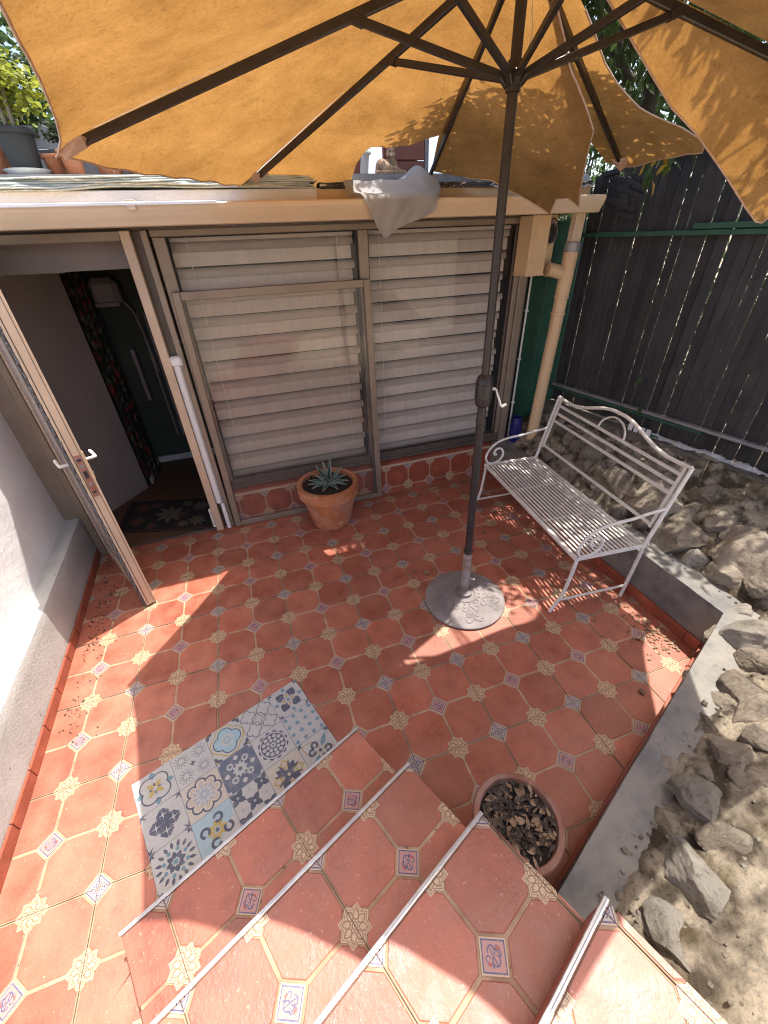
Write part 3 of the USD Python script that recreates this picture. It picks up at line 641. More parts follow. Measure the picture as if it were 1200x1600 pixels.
# inner hall: a slanting brown wall, soffit above the door, back wall
d = np.array([0.60, 0.80, 0]); B = np.array([-0.69, 1.145, 0]); 
w_ = trimesh.creation.box((1.35, 0.06, 1.95)); 
obj('hall_wall', frame_to_world(w_, B - d * 0.675 + np.array([-0.8, 0.6, 0]) * 0.03 + np.array([0, 0, 0.975]), d, (-0.8, 0.6, 0), (0, 0, 1)), 'interior_brown', house)
obj('hall_wall', box(-1.5, -0.66, 1.75, 1.81, 0.004, 2.22), 'interior_green', house)
obj('hall_wall', box(-0.66, 0.19, 1.73, 1.79, 0.004, 2.22), 'interior_green', house)
obj('hall_skirting', bbox(-0.64, 0.19, 1.715, 1.73, 0.005, 0.075), 'white_plastic', house)
obj('hall_skirting', bbox(-0.665, -0.65, 1.20, 1.73, 0.005, 0.07), 'white_plastic', house)
obj('soffit', box(-1.05, 0.0, 0.32, 0.44, 1.96, 2.23), 'interior_pale', house)
obj('soffit', box(-1.5, -0.45, 0.44, 1.2, 1.95, 2.23), 'interior_brown', house)
# inner door frame lines on the hall's back wall
for x in (-0.36, -0.30):
    obj('inner_door_frame', bbox(x, x + 0.02, 1.69, 1.73, 0.3, 1.55), 'interior_pale', house)
obj('inner_door_frame', bbox(-0.50, -0.465, 1.60, 1.66, 0.75, 1.25), 'interior_pale', house)

# door frame and jambs
def bar(x0, x1, y0, y1, z0, z1, mt='aluminium', par=house, name='frame_bar', b=0.004):
    return obj(name, bbox(x0, x1, y0, y1, z0, z1, b), mt, par)
df = UsdGeom.Xform.Define(stage, pth(house) + '/door_frame').GetPrim()
bar(-0.005, 0.052, 0.075, 0.16, 0.0, 2.155, 'aluminium_light', df, 'jamb')
bar(0.052, 0.135, 0.135, 0.17, 0.0, 2.155, 'aluminium_dark', df, 'jamb_channel')
bar(0.100, 0.140, 0.100, 0.135, 0.0, 2.155, 'aluminium', df, 'jamb')
bar(-0.91, -0.86, 0.07, 0.16, 0.0, 2.155, 'aluminium', df, 'jamb')
bar(-0.86, -0.005, 0.08, 0.155, 2.105, 2.155, 'aluminium', df, 'head_bar')
bar(-0.86, -0.005, 0.10, 0.14, 0.001, 0.016, 'aluminium_dark', df, 'threshold')
bar(-0.028, -0.005, 0.095, 0.11, 0.03, 0.22, 'white_metal', df, 'strike_plate')
# white conduit in the channel
cx, cy = 0.080, 0.098
obj('conduit', tube([(cx, cy, 0.27), (cx, cy, 1.39)], 0.026, 18), 'white_plastic', house, smooth=40)
obj('conduit_elbow', bbox(cx - 0.034, cx + 0.045, cy - 0.03, cy + 0.034, 1.385, 1.45, 0.012), 'white_plastic', house)
obj('conduit_foot', bbox(cx + 0.004, cx + 0.034, cy - 0.026, cy + 0.012, 0.004, 0.262), 'white_plastic', house)

# tiled kick below the windows with a sloping tiled sill
kick = UsdGeom.Xform.Define(stage, pth(house) + '/tiled_plinth').GetPrim()
obj('plinth_core', prism([(0.146, 0.1215), (2.80, 0.1215), (2.80, 0.24), (0.146, 0.24)], -0.02, 0.295), 'grout', kick)
lay_tiles(kick, sg.box(0.15, 0.002, 2.80, 0.285), (0, 0.119, 0), (1, 0, 0), (0, 0, 1), (0, -1, 0), u0=0.0, w0=0.055, pi=0, pj=1, joints=False, red='tile_brick')
obj('sill_edge', bbox(0.15, 2.80, 0.108, 0.135, 0.286, 0.301, 0.003), 'aluminium_light', kick)
x = 0.15
while x < 2.78:
    m = tile_mesh(sg.box(x + 0.002, 0, min(x + 0.21, 2.8) - 0.002, 0.075), depth=0.02)
    ez = np.array([0, -0.62, 0.785]); ey = np.array([0, 0.785, 0.62])
    obj('sill_tile', frame_to_world(m, (0, 0.126, 0.302), (1, 0, 0), ey, ez), 'tile_brick', kick); x += 0.21

# windows
win = UsdGeom.Xform.Define(stage, pth(house) + '/window').GetPrim()
bar(0.146, 2.85, 0.130, 0.20, 2.118, 2.156, 'aluminium', win, 'head_bar')
bar(0.146, 2.85, 0.132, 0.20, 0.352, 0.43, 'aluminium_dark', win, 'sill_bar')
bar(0.150, 2.80, 0.120, 0.132, 0.352, 0.372, 'aluminium_dark', win, 'track')
bar(0.150, 2.80, 0.120, 0.132, 0.400, 0.412, 'aluminium_dark', win, 'track')
bar(0.152, 0.228, 0.128, 0.20, 0.43, 2.118, 'aluminium', win, 'stile')
bar(1.434, 1.506, 0.126, 0.20, 0.43, 2.118, 'aluminium', win, 'mullion')
bar(2.722, 2.760, 0.128, 0.20, 0.43, 2.118, 'aluminium', win, 'stile')
bar(2.762, 2.83, 0.112, 0.20, 0.30, 2.156, 'aluminium', win, 'stile')
bar(2.832, 2.862, 0.14, 0.22, 0.30, 2.156, 'aluminium_dark', win, 'stile')
for a, b in ((0.228, 1.434), (1.506, 2.722)):
    obj('window_pane', (np.array([(a, 0.16, 0.43), (b, 0.16, 0.43), (b, 0.16, 2.118), (a, 0.16, 2.118)]), np.array([(0, 1, 2, 3)])), 'glass', win)
    for x0, x1, z0, z1 in ((a, a + 0.008, 0.43, 2.118), (b - 0.008, b, 0.43, 2.118), (a + 0.008, b - 0.008, 2.11, 2.118), (a + 0.008, b - 0.008, 0.43, 0.438)):
        bar(x0, x1, 0.146, 0.156, z0, z1, 'interior_dark', win, 'pane_gasket', 0.001)

# blinds: broad slats hanging behind each pane
for i, (a, b, lab) in enumerate(((0.236, 1.425, 'wide pale slatted blind behind the left window pane'), (1.515, 2.70, 'wide pale slatted blind behind the right window pane'))):
    bl = thing('window_blind', lab, 'blind')
    z = 2.09; k = 0
    obj('head_rail', bbox(a, b, 0.225, 0.275, 2.09, 2.117), 'blind', bl)
    while z > 0.45:
        # each period: a folded band above, coloured darker to paint in the shade of the slat over it, then a pale band that comes slightly forward, then a narrow dark gap
        for nm, z0_, z1_, y0_, y1_, mt_ in (('shade_band', z - 0.050, z, 0.243, 0.249, 'blind_painted_shade'), ('slat', z - 0.136, z - 0.048, 0.232, 0.240, 'blind')):
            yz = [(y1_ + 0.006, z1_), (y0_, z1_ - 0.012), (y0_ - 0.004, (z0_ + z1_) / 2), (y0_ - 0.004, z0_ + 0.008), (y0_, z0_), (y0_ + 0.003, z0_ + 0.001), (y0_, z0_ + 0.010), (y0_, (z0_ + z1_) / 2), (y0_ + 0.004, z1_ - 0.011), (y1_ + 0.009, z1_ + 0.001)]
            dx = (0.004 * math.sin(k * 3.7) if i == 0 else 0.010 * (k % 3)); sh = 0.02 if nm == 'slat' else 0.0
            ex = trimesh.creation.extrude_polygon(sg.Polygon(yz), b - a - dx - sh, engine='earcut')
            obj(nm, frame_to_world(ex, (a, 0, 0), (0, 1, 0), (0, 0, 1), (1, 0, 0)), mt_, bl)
        z -= 0.148 + (0.0015 * math.sin(k * 2.1)); k += 1
    for x in (a + 0.10, b - 0.12):
        obj('cord', tube([(x, 0.219, 2.09), (x, 0.217, 0.52)], 0.0013, 5), 'white_plastic', bl)
obj('blind_backing', box(0.25, 3.0, 0.30, 0.32, 0.004, 2.22), 'interior_dark', house)

# front sash: glazed panel standing on the paving, leaning on the window
sash = thing('glazed_sash', 'loose aluminium sash with dusty glass leaning in front of the left window', 'glazed panel')
x0, x1 = 0.150, 1.515
def lean(m):   # foot at y = 0.088, head leaning back
    v = m.vertices; v[:, 1] += 0.088 + 0.018 * v[:, 2] / 1.83; v[:, 0] += 0.028 * (v[:, 2] / 1.83) * np.clip((1.0 - v[:, 0]) / 0.85, -0.9, 1); return m
for n, (a, b, c, d2) in (('stile', (x0, x0 + 0.05, 0.004, 1.828)), ('stile', (x1 - 0.052, x1, 0.004, 1.828)), ('rail', (x0 + 0.05, x1 - 0.052, 1.776, 1.828)), ('rail', (x0 + 0.05, x1 - 0.052, 0.004, 0.052))):
    m = bbox(a, b, -0.016, 0.014, c, d2, 0.004)
    obj(n, lean(m), 'aluminium', sash)
obj('pane', lean(trimesh.Trimesh(np.array([(x0 + 0.048, 0.0, 0.05), (x1 - 0.05, 0.0, 0.05), (x1 - 0.05, 0.0, 1.778), (x0 + 0.048, 0.0, 1.778)]), np.array([(0, 1, 2), (0, 2, 3)]), process=False)), 'glass_dusty', sash)
bar_ = [(x1 - 0.075, x1 - 0.053, 0.053, 1.775)]
obj('inner_bead', lean(bbox(x1 - 0.075, x1 - 0.0525, 0.003, 0.012, 0.053, 1.775, 0.002)), 'aluminium_dark', sash)

# door leaf, open outwards
E0, H0 = np.array([-0.462, -0.684, 0.0]), np.array([-0.852, 0.075, 0.0])
ed = (H0 - E0) / np.linalg.norm(H0 - E0); en = np.array([ed[1], -ed[0], 0])        # en points to the inner face (right)
if en[0] < 0: en = -en
dl = UsdGeom.Xform.Define(stage, pth(house) + '/door').GetPrim()
L = float(np.linalg.norm(H0 - E0))
def dpart(name, a0, a1, n0, n1, z0, z1, mt, b=0.003, par=dl):
    return obj(name, frame_to_world(bbox(a0, a1, n0, n1, z0, z1, b), E0, ed, en, (0, 0, 1)), mt, par)
dpart('leaf_stile', 0.0, 0.075, -0.006, 0.058, 0.014, 2.09, 'aluminium_light')
dpart('leaf_stile', L - 0.075, L, -0.006, 0.058, 0.014, 2.09, 'aluminium_light')
dpart('leaf_rail', 0.075, L - 0.075, -0.006, 0.058, 0.014, 0.13, 'aluminium_light')
dpart('leaf_rail', 0.075, L - 0.075, -0.006, 0.058, 2.0, 2.09, 'aluminium_light')
dpart('leaf_panel', 0.075, L - 0.075, 0.004, 0.030, 0.13, 2.0, 'interior_brown')
dpart('edge_groove', -0.001, 0.004, 0.005, 0.010, 0.03, 2.08, 'aluminium_dark', 0.0005)
dpart('edge_groove', -0.001, 0.004, 0.043, 0.046, 0.03, 2.08, 'aluminium_dark', 0.0005)
dpart('outer_lip', 0.02, 0.06, -0.022, -0.006, 0.016, 2.08, 'aluminium_dark', 0.003)
# pile seal along the outer edge
pts = []
for z in np.arange(0.02, 2.07, 0.006):
    pts.append((0.010 + 0.006 * math.sin(z * 90), -0.012 + 0.003 * math.sin(z * 57), z))
t_ = tube(np.array(pts), 0.0055 + 0.0015 * np.sin(np.arange(len(pts)) * 1.7), 6)
obj('pile_seal', frame_to_world(t_, E0, ed, en, (0, 0, 1)), 'brush_black', dl)
dpart('lock_plate', -0.004, 0.0, 0.012, 0.042, 0.90, 1.16, 'terracotta_dull', 0.001)
for z, h in ((1.13, 0.014), (1.09, 0.02), (1.04, 0.045), (0.98, 0.02), (0.93, 0.014)):
    dpart('lock_slot', -0.0055, -0.001, 0.018, 0.036, z - h / 2, z + h / 2, 'interior_dark' if h != 0.02 else 'rail_grey', 0.001)
hz = 1.105
for s, nm in ((1, 'handle'), (-1, 'handle')):
    n_ = 0.058 if s > 0 else -0.006
    hp = [(0.05, n_, hz), (0.05, n_ + s * 0.045, hz), (0.06, n_ + s * 0.055, hz), (0.155, n_ + s * 0.055, hz + 0.002)]
    obj(nm, frame_to_world(tube(spline(hp, 5), [0.0085] * (len(spline(hp, 5)) - 3) + [0.009, 0.0095, 0.0095], 10), E0, ed, en, (0, 0, 1)), 'white_metal', dl, smooth=50)
    dpart('handle_plate', 0.035, 0.066, min(n_, n_ + s * 0.008), max(n_, n_ + s * 0.008), hz - 0.12, hz + 0.05, 'cream_paint', 0.002)
dpart('key_cylinder', 0.045, 0.058, 0.058, 0.074, hz - 0.095, hz - 0.075, 'rail_grey', 0.002)

# gutter: ogee profile along the eave, with end cap, brackets and a white cable duct on its lip
gp = [(-0.185, 2.265), (-0.192, 2.258), (-0.190, 2.236), (-0.175, 2.208), (-0.160, 2.185), (-0.150, 2.168), (-0.142, 2.165), (-0.040, 2.165), (-0.036, 2.170), (-0.036, 2.272), (-0.042, 2.272), (-0.042, 2.172), (-0.140, 2.172), (-0.146, 2.178), (-0.168, 2.214), (-0.182, 2.240), (-0.178, 2.262)]
ex = trimesh.creation.extrude_polygon(sg.Polygon(gp), 5.6, engine='earcut')
gx1 = 3.165
gut = obj('gutter', frame_to_world(ex, (gx1 - 5.6, 0, 0), (0, 1, 0), (0, 0, 1), (1, 0, 0)), 'gutter_paint', house)
cap = trimesh.creation.extrude_polygon(sg.Polygon(gp[:9] + [(-0.036, 2.268)]), 0.004, engine='earcut')
obj('end_cap', frame_to_world(cap, (gx1 - 0.001, 0, 0), (0, 1, 0), (0, 0, 1), (1, 0, 0)), 'gutter_paint', gut)
for x in (-1.1, 0.142):
    obj('gutter_bracket', [bbox(x - 0.02, x + 0.02, -0.20, -0.03, 2.271, 2.276, 0.001), bbox(x - 0.02, x + 0.02, -0.2015, -0.196, 2.235, 2.2765, 0.001)], 'gutter_paint', gut)
obj('fascia', bbox(-1.6, 1.15, -0.034, -0.021, 2.265, 2.328), 'white_wall', house)
obj('fascia', bbox(1.15, 3.16, -0.034, -0.021, 2.265, 2.328), 'cream_paint', house)
obj('cable_duct', bbox(-2.0, 0.565, -0.206, -0.1935, 2.252, 2.268, 0.003), 'white_plastic', house)

# boxed duct cover beside the window, with the round vent hole in its side
bx = UsdGeom.Xform.Define(stage, pth(house) + '/duct_cover').GetPrim()
obj('cover', bbox(2.700, 2.855, -0.045, 0.125, 1.787, 2.163, 0.004), 'cream_paint', bx)
obj('cover_edge', bbox(2.694, 2.862, -0.051, 0.124, 1.781, 1.793, 0.003), 'cream_paint', bx)
obj('side_board', box(2.855, 2.985, 0.055, 0.075, 1.80, 2.163), 'cream_paint', bx)
ring = []
for k in range(3):
    a = np.linspace(0, 2 * math.pi, 40); ring.append(tube(np.c_[2.925 + 0.046 * np.cos(a), np.full(40, 0.038 - 0.008 * k), 2.05 + 0.066 * np.sin(a)], 0.0055, 6))
obj('flexible_duct', ring, 'rail_grey', bx, smooth=60)
obj('duct_mouth', frame_to_world(trimesh.creation.cylinder(0.045, 0.004, sections=32), (2.925, 0.050, 2.05), (1, 0, 0), (0, 0, 1.4), (0, -1, 0)), 'interior_dark', bx)
obj('cable_loop', tube(spline([(2.90, 0.03, 2.13), (2.93, 0.02, 2.14), (2.965, 0.02, 2.11), (2.96, 0.02, 2.05), (2.985, 0.02, 2.0)], 6), 0.004, 6), 'interior_dark', bx)

# downpipe
dp = thing('downpipe', 'cream plastic downpipe with a grey collar at the corner of the house', 'downpipe')
pt, pb = np.array([3.075, -0.06, 2.165]), np.array([3.00, -0.075, 0.34])
ax_ = lambda z: pb + (pt - pb) * (z - pb[2]) / (pt[2] - pb[2])
obj('pipe', tube([ax_(0.335), ax_(1.955)], 0.050, 28), 'pipe_cream', dp, smooth=40)
for z in (1.50, 1.62):
    obj('socket_ring', tube([ax_(z - 0.014), ax_(z - 0.008), ax_(z + 0.008), ax_(z + 0.014)], [0.0515, 0.0565, 0.0565, 0.0515], 28), 'pipe_cream', dp, smooth=40)
obj('socket', tube([ax_(1.62), ax_(1.66), ax_(1.93)], [0.050, 0.0545, 0.0545], 28), 'pipe_cream', dp, smooth=40)
br = ax_(1.78)
obj('branch', tube([br, br + np.array([-0.13, 0.03, 0.035]), br + np.array([-0.16, 0.035, 0.04])], [0.047, 0.047, 0.05], 24), 'pipe_cream', dp, smooth=40)
obj('collar', tube([ax_(1.925), ax_(1.93), ax_(1.985), ax_(1.99)], [0.055, 0.0585, 0.0585, 0.054], 28), 'rail_grey', dp, smooth=40)
rect = []
c0, c1 = ax_(1.985), ax_(2.17)
rect = trimesh.creation.extrude_polygon(unary_union([sg.box(-0.04, -0.026, 0.04, 0.026)] + [sg.box(-0.035 + 0.0125 * k, -0.0295, -0.028 + 0.0125 * k, 0.0295) for k in range(6)]), 0.19, engine='earcut')
obj('ribbed_spout', frame_to_world(rect, c0, (1, 0, 0), (0, 1, 0), (c1 - c0) / np.linalg.norm(c1 - c0)), 'gutter_paint', dp)
obj('pipe_clip', tube([ax_(0.60), ax_(0.62)], 0.0515, 24), 'pipe_cream', dp)
sp = thing('thin_white_pipe', 'thin pale conduit running up beside the dark window jamb', 'pipe')
obj('pipe_run', tube([(2.895, 0.15, 0.34), (2.895, 0.15, 1.80)], 0.009, 10), 'white_metal', sp, smooth=40)
for z in (0.7, 1.1, 1.5):
    obj('clip', bbox(2.880, 2.911, 0.138, 0.165, z, z + 0.014, 0.002), 'white_metal', sp)

# blue glazed pot on the ledge behind the pipe
bp = thing('blue_jar', 'dark blue glazed jar on the grey ledge behind the bench arm', 'jar', (2.905, 0.055, 0.343))
obj('jar_body', lathe([(0, 0), (0.045, 0), (0.052, 0.02), (0.056, 0.15), (0.050, 0.21), (0.042, 0.235), (0.045, 0.25), (0.036, 0.25), (0.034, 0.22), (0, 0.22)]), 'blue_glaze', bp, smooth=40)

# ================================================================ FENCE
FP, FD = np.array([3.30, 0.10, 0]), np.array([-0.186, 0.983, 0]) / np.linalg.norm([-0.186, 0.983]); FN = np.array([FD[1], -FD[0], 0])   # FN points away from patio
fence = thing('slat_fence', 'tall black slatted fence on green posts with daylight showing through its gaps', 'fence')
s = -0.006; k = 0
while s < 3.3:
    wd = rng.uniform(0.052, 0.070); gap = 0.0018 if (k % 2 == 0) else rng.uniform(0.003, 0.010)
    r2 = rng.normal(size=3)
    top_z = 2.50 + 0.02 * r2[0] - (0.0 if s > 0.30 else 0.12)
    c = FP - FD * (s + wd / 2) + FN * (0.012 + 0.003 * r2[1])
    m = bbox(-wd / 2, wd / 2, -0.006, 0.006, 0.0, top_z - 0.70, 0.0025)
    # a slight lean and bow in each slat
    t = m.vertices[:, 2] / 1.8; m.vertices[:, 0] += 0.004 * r2[2] * t
    obj('slat', frame_to_world(m, c + np.array([0, 0, 0.70]), -FD, FN, (0, 0, 1)), 'slat_black', fence); s += wd + gap; k += 1
def rail(s0, s1, z0, z1, n0, n1, mt, name='rail'):
    return obj(name, frame_to_world(bbox(s0, s1, n0, n1, z0, z1, 0.003), FP, -FD, FN, (0, 0, 1)), mt, fence)
rail(-0.05, 3.3, 2.012, 2.042, -0.030, 0.0, 'green_paint')
rail(0.83, 2.6, 2.046, 2.078, -0.034, 0.0, 'green_paint')
rail(-0.02, 1.35, 0.815, 0.84, -0.030, 0.0, 'green_paint')
rail(0.0, 3.3, 0.845, 0.868, -0.040, 0.0, 'rail_grey')
rail(-0.09, -0.01, 0.33, 2.33, -0.045, 0.0, 'green_paint', 'post')
rail(1.86, 1.90, 0.70, 2.45, 0.02, 0.06, 'green_paint', 'post')
obj('corner_panel', bbox(2.93, 3.10, 0.215, 0.235, 0.33, 2.13), 'green_paint', fence)
obj('corner_panel', bbox(3.105, 3.42, 0.215, 0.235, 0.33, 2.13), 'green_paint', fence)
obj('corner_batten', bbox(2.91, 3.27, 0.200, 0.215, 0.66, 0.685), 'green_paint', fence)
# broken strips stuck across the slats near the top
for j, (s0, z, ln, an) in enumerate(((0.06, 2.36, 0.26, 12), (0.10, 2.30, 0.20, 18), (0.05, 2.24, 0.3, 8), (0.16, 2.20, 0.22, 15), (0.20, 2.14, 0.16, 10), (0.04, 2.40, 0.2, -5), (0.24, 2.26, 0.18, 20), (0.22, 2.32, 0.14, 25))):
    m = bbox(-ln / 2, ln / 2, -0.004, 0.004, -0.014, 0.014, 0.001); m.apply_transform(trimesh.transformations.rotation_matrix(math.radians(an), (0, 1, 0)))
    obj('broken_strip', frame_to_world(m, FP - FD * (s0 + 0.12) + FN * (-0.006 - 0.003 * j) + np.array([0, 0, z]), -FD, FN, (0, 0, 1)), 'slat_black', fence)
kerb = thing('concrete_kerb', 'mossy dark concrete kerb below the black slatted fence', 'kerb')
def rough_block(s0, s1, n0, n1, z0, z1, seed, amp=0.008):
    m = bbox(s0, s1, n0, n1, z0, z1, 0.008)
    m = m.subdivide_to_size(0.07, max_iter=12); v = m.vertices
    m.vertices = v + (np.stack([meshkit.fbm(v * 7 + 3 * a, 3, seed + a) for a in range(3)], -1) - 0.5) * 2 * amp
    return frame_to_world(m, FP, -FD, FN, (0, 0, 1))
obj('kerb_stone', rough_block(-0.03, 3.4, -0.10, 0.07, 0.40, 0.685, 5), 'concrete_dark', kerb, smooth=40)
obj('footing', rough_block(0.30, 3.4, -0.26, -0.10, 0.36, 0.585, 8, 0.01), 'concrete_dark', kerb, smooth=40)
rope = thing('pale_sacking', 'long strip of pale sacking lying on the kerb at the fence foot', 'sacking')
pts = [FP - FD * a + FN * (-0.02 + 0.006 * math.sin(a * 9)) + np.array([0, 0, 0.695 + 0.004 * math.sin(a * 23)]) for a in np.linspace(1.0, 2.4, 40)]
m = tube(np.array(pts), 0.020 + 0.006 * np.sin(np.arange(40) * 1.1), 8); m = m.subdivide(); m.vertices += (np.stack([meshkit.noise(m.vertices * 60 + a, a) for a in range(3)], -1) - 0.5) * 0.018
obj('strip', m, 'cloth_white', rope, smooth=60)
cr = thing('plastic_clip_strip', 'small white and green plastic grate lying at the fence foot behind the bench', 'plastic grate')
for j in range(4):
    c = FP - FD * (0.86 + 0.05 * j) + FN * (-0.05) + np.array([0, 0, 0.715])
    m = bbox(-0.018, 0.018, -0.006, 0.006, -0.028, 0.028, 0.003); obj('bar', frame_to_world(m, c, -FD, FN, (0, 0, 1)), 'white_plastic', cr)
m = bbox(-0.12, 0.14, -0.004, 0.004, -0.008, 0.008, 0.002); obj('holder', frame_to_world(m, FP - FD * 0.95 + FN * (-0.042) + np.array([0, 0, 0.70]), -FD, FN, (0, 0, 1)), 'green_paint', cr)
# land beyond the fence
gx, gy = np.meshgrid(np.linspace(-0.0, 1, 40), np.linspace(0, 1, 60), indexing='ij')
P_ = FP + FN * (0.07 + gx[..., None] * 25) - FD * (gy[..., None] * 30 - 12)
zz_ = 0.60 + 0.03 * gx * 25 + 0.15 * (meshkit.fbm(np.stack([P_[..., 0], P_[..., 1], 0 * gx], -1) * 0.8, 4, 2) - 0.5)
V = np.stack([P_[..., 0], P_[..., 1], zz_], -1).reshape(-1, 3); idx = np.arange(2400).reshape(40, 60)
q = np.stack([idx[:-1, :-1], idx[1:, :-1], idx[1:, 1:], idx[:-1, 1:]], -1).reshape(-1, 4)
nt = trimesh.Trimesh(V, np.vstack([q[:, [0, 1, 2]], q[:, [0, 2, 3]]]), process=False)
if nt.face_normals[0][2] < 0: nt.faces = nt.faces[:, ::-1]
obj('hill_terrain', nt, 'ground_dirt', smooth=True, kind='structure')
# ================================================================ BENCH
BL, BD = np.array([0.0938, 0.9956, 0]), np.array([0.9956, -0.0938, 0])
BO = np.array([2.173, -1.694, 0.0])
bench = thing('garden_bench', 'white wrought iron garden bench with scrolled arms beside the planter wall', 'bench')
LB, DB, ZS = 1.258, 0.462, 0.437
bp_ = lambda l, d, z: BO + BL * l + BD * d + np.array([0, 0, z])
bt = lambda pts, r=0.0105, n=6, sides=10: tube(np.array([bp_(*p) for p in (spline(pts, n) if len(pts) > 2 else pts)]), r, sides)
back = lambda z: DB + 0.112 * (z - ZS) / 0.53
for l, s in ((0.0, -1), (LB, 1)):
    obj('leg', bt([(l, 0.0, ZS), (l, -0.012, 0.28), (l, -0.03, 0.15), (l, -0.062, 0.07), (l, -0.092, 0.004)], 0.0115), 'white_metal', bench, smooth=50)
    obj('leg', bt([(l, DB, ZS), (l, DB - 0.004, 0.3), (l, DB - 0.015, 0.12), (l, DB - 0.022, 0.004)], 0.0115), 'white_metal', bench, smooth=50)
    obj('back_post', bt([(l, DB, ZS - 0.01), (l, back(0.7), 0.70), (l, back(0.965), 0.965)], 0.0125), 'white_metal', bench, smooth=50)
    obj('stretcher', bt([(l, -0.045, 0.098), (l, DB - 0.015, 0.105)], 0.0085), 'white_metal', bench, smooth=50)
    li = l - s * 0.034
    obj('inner_upright', tube([bp_(li, back(0.555), 0.555), bp_(li, back(0.952), 0.952)], 0.01, flat=(0.009, 0.006, BD)), 'white_metal', bench)
    obj('seat_side_bar', tube([bp_(l, -0.012, ZS), bp_(l, DB + 0.01, ZS)], 0.01, flat=(0.006, 0.014, (0, 0, 1))), 'white_metal', bench)
    arm = [(l, back(0.70), 0.705), (l, 0.40, 0.69), (l, 0.30, 0.672), (l, 0.19, 0.664), (l, 0.09, 0.640), (l, 0.02, 0.585), (l, -0.012, 0.515), (l, 0.012, 0.458), (l, 0.066, 0.446), (l, 0.118, 0.470), (l, 0.142, 0.520), (l, 0.126, 0.566), (l, 0.090, 0.578), (l, 0.062, 0.556), (l, 0.064, 0.528), (l, 0.084, 0.524)]
    obj('arm', bt(arm, 0.0095, 6), 'white_metal', bench, smooth=50)
obj('seat_front_bar', tube([bp_(-0.006, -0.006, ZS), bp_(LB + 0.006, -0.006, ZS)], 0.01, flat=(0.012, 0.012, (0, 0, 1))), 'white_metal', bench)
obj('seat_back_bar', tube([bp_(0, DB, ZS), bp_(LB, DB, ZS)], 0.01, flat=(0.012, 0.008, (0, 0, 1))), 'white_metal', bench)
NS = 15
for k in range(NS):
    d = 0.030 + (DB - 0.055) * k / (NS - 1)
    obj('seat_slat', tube([bp_(0.004, d, ZS + 0.004), bp_(LB / 2, d, ZS - 0.002), bp_(LB - 0.004, d, ZS + 0.004)], 0.006, flat=(0.0065, 0.0045, (0, 0, 1))), 'white_metal', bench)
for l in (0.42, 0.84):
    obj('seat_cross_bar', tube([bp_(l, 0.0, ZS - 0.011), bp_(l, DB, ZS - 0.011)], 0.006, flat=(0.008, 0.0035, (0, 0, 1))), 'white_metal', bench)
for z in (0.905, 0.845, 0.785, 0.572):
    obj('back_rail', tube([bp_(0.036, back(z), z), bp_(LB - 0.036, back(z), z)], 0.008, flat=(0.0045, 0.0105, (0, 0, 1))), 'white_metal', bench)
hump = [(0.0, 0.962), (0.10, 0.955), (0.20, 0.957), (0.32, 0.982), (0.44, 1.022), (0.54, 1.045), (LB / 2, 1.050), (LB - 0.54, 1.045), (LB - 0.44, 1.022), (LB - 0.32, 0.982), (LB - 0.20, 0.957), (LB - 0.10, 0.955), (LB, 0.962)]
obj('top_rail', bt([(l, back(z), z) for l, z in hump], 0.0118, 5), 'white_metal', bench, smooth=50)
obj('back_arch', bt([(LB / 2 + 0.125 * math.cos(a), back(0.91 + 0.105 * math.sin(a)), 0.91 + 0.105 * math.sin(a)) for a in np.linspace(0, math.pi, 13)], 0.007, 3, 8), 'white_metal', bench, smooth=50)

# ================================================================ UMBRELLA
foot = np.array([1.637, -1.345, 0.0]); hub = np.array([1.616, -1.333, 2.845])
TIPS = np.array([(0.112, -.989, 2.382), (.798, -.024, 2.383), (1.965, .173, 2.391), (2.93, -.514, 2.401), (3.127, -1.681, 2.408), (2.44, -2.646, 2.407), (1.273, -2.842, 2.398), (.308, -2.156, 2.388)])
base = thing('umbrella_base', 'round cast umbrella base with raised scrollwork and a rusty tube', 'umbrella base', (foot[0] - 0.022, foot[1] - 0.045, 0))
R_ = 0.268
prof = [(0, 0.004), (R_ - 0.004, 0.004), (R_, 0.008), (R_, 0.017), (R_ - 0.006, 0.022), (R_ - 0.02, 0.024), (0.20, 0.036), (0.13, 0.048), (0.085, 0.054), (0.082, 0.060), (0.068, 0.062), (0.064, 0.056), (0.045, 0.056), (0.043, 0.075), (0.034, 0.078), (0, 0.078)]
obj('disc', lathe(prof, 72), 'cast_base', base, smooth=35)
hz_ = lambda r: float(np.interp(r, [0.085, 0.13, 0.20, R_ - 0.02], [0.054, 0.048, 0.036, 0.024]))
def relief(pts, r=0.0032):
    P = spline([(x, y, hz_(math.hypot(x, y)) + 0.0005) for x, y in pts], 4); return tube(P, r, 6)
for k in range(6):
    a = math.radians(60 * k + 20); ca, sa = math.cos(a), math.sin(a); g = []
    for s in (1, -1):
        for pts in ([(0.112, 0.0), (0.128, 0.012 * s), (0.150, 0.028 * s), (0.172, 0.040 * s), (0.190, 0.030 * s), (0.186, 0.014 * s), (0.172, 0.014 * s), (0.170, 0.024 * s)],
                    [(0.150, 0.028 * s), (0.140, 0.052 * s), (0.122, 0.056 * s), (0.114, 0.044 * s), (0.122, 0.036 * s)],
                    [(0.205, 0.006 * s), (0.222, 0.022 * s), (0.226, 0.044 * s), (0.212, 0.054 * s), (0.203, 0.044 * s)]):
            g.append(relief([(x * ca - y * sa, x * sa + y * ca) for x, y in pts], 0.0042))
    g.append(relief([(x * ca - y * sa, x * sa + y * ca) for x, y in ((0.150, 0), (0.18, 0.0), (0.215, 0.0))], 0.004))
    obj('scroll_relief', g, 'cast_base', base, smooth=50)
g = []
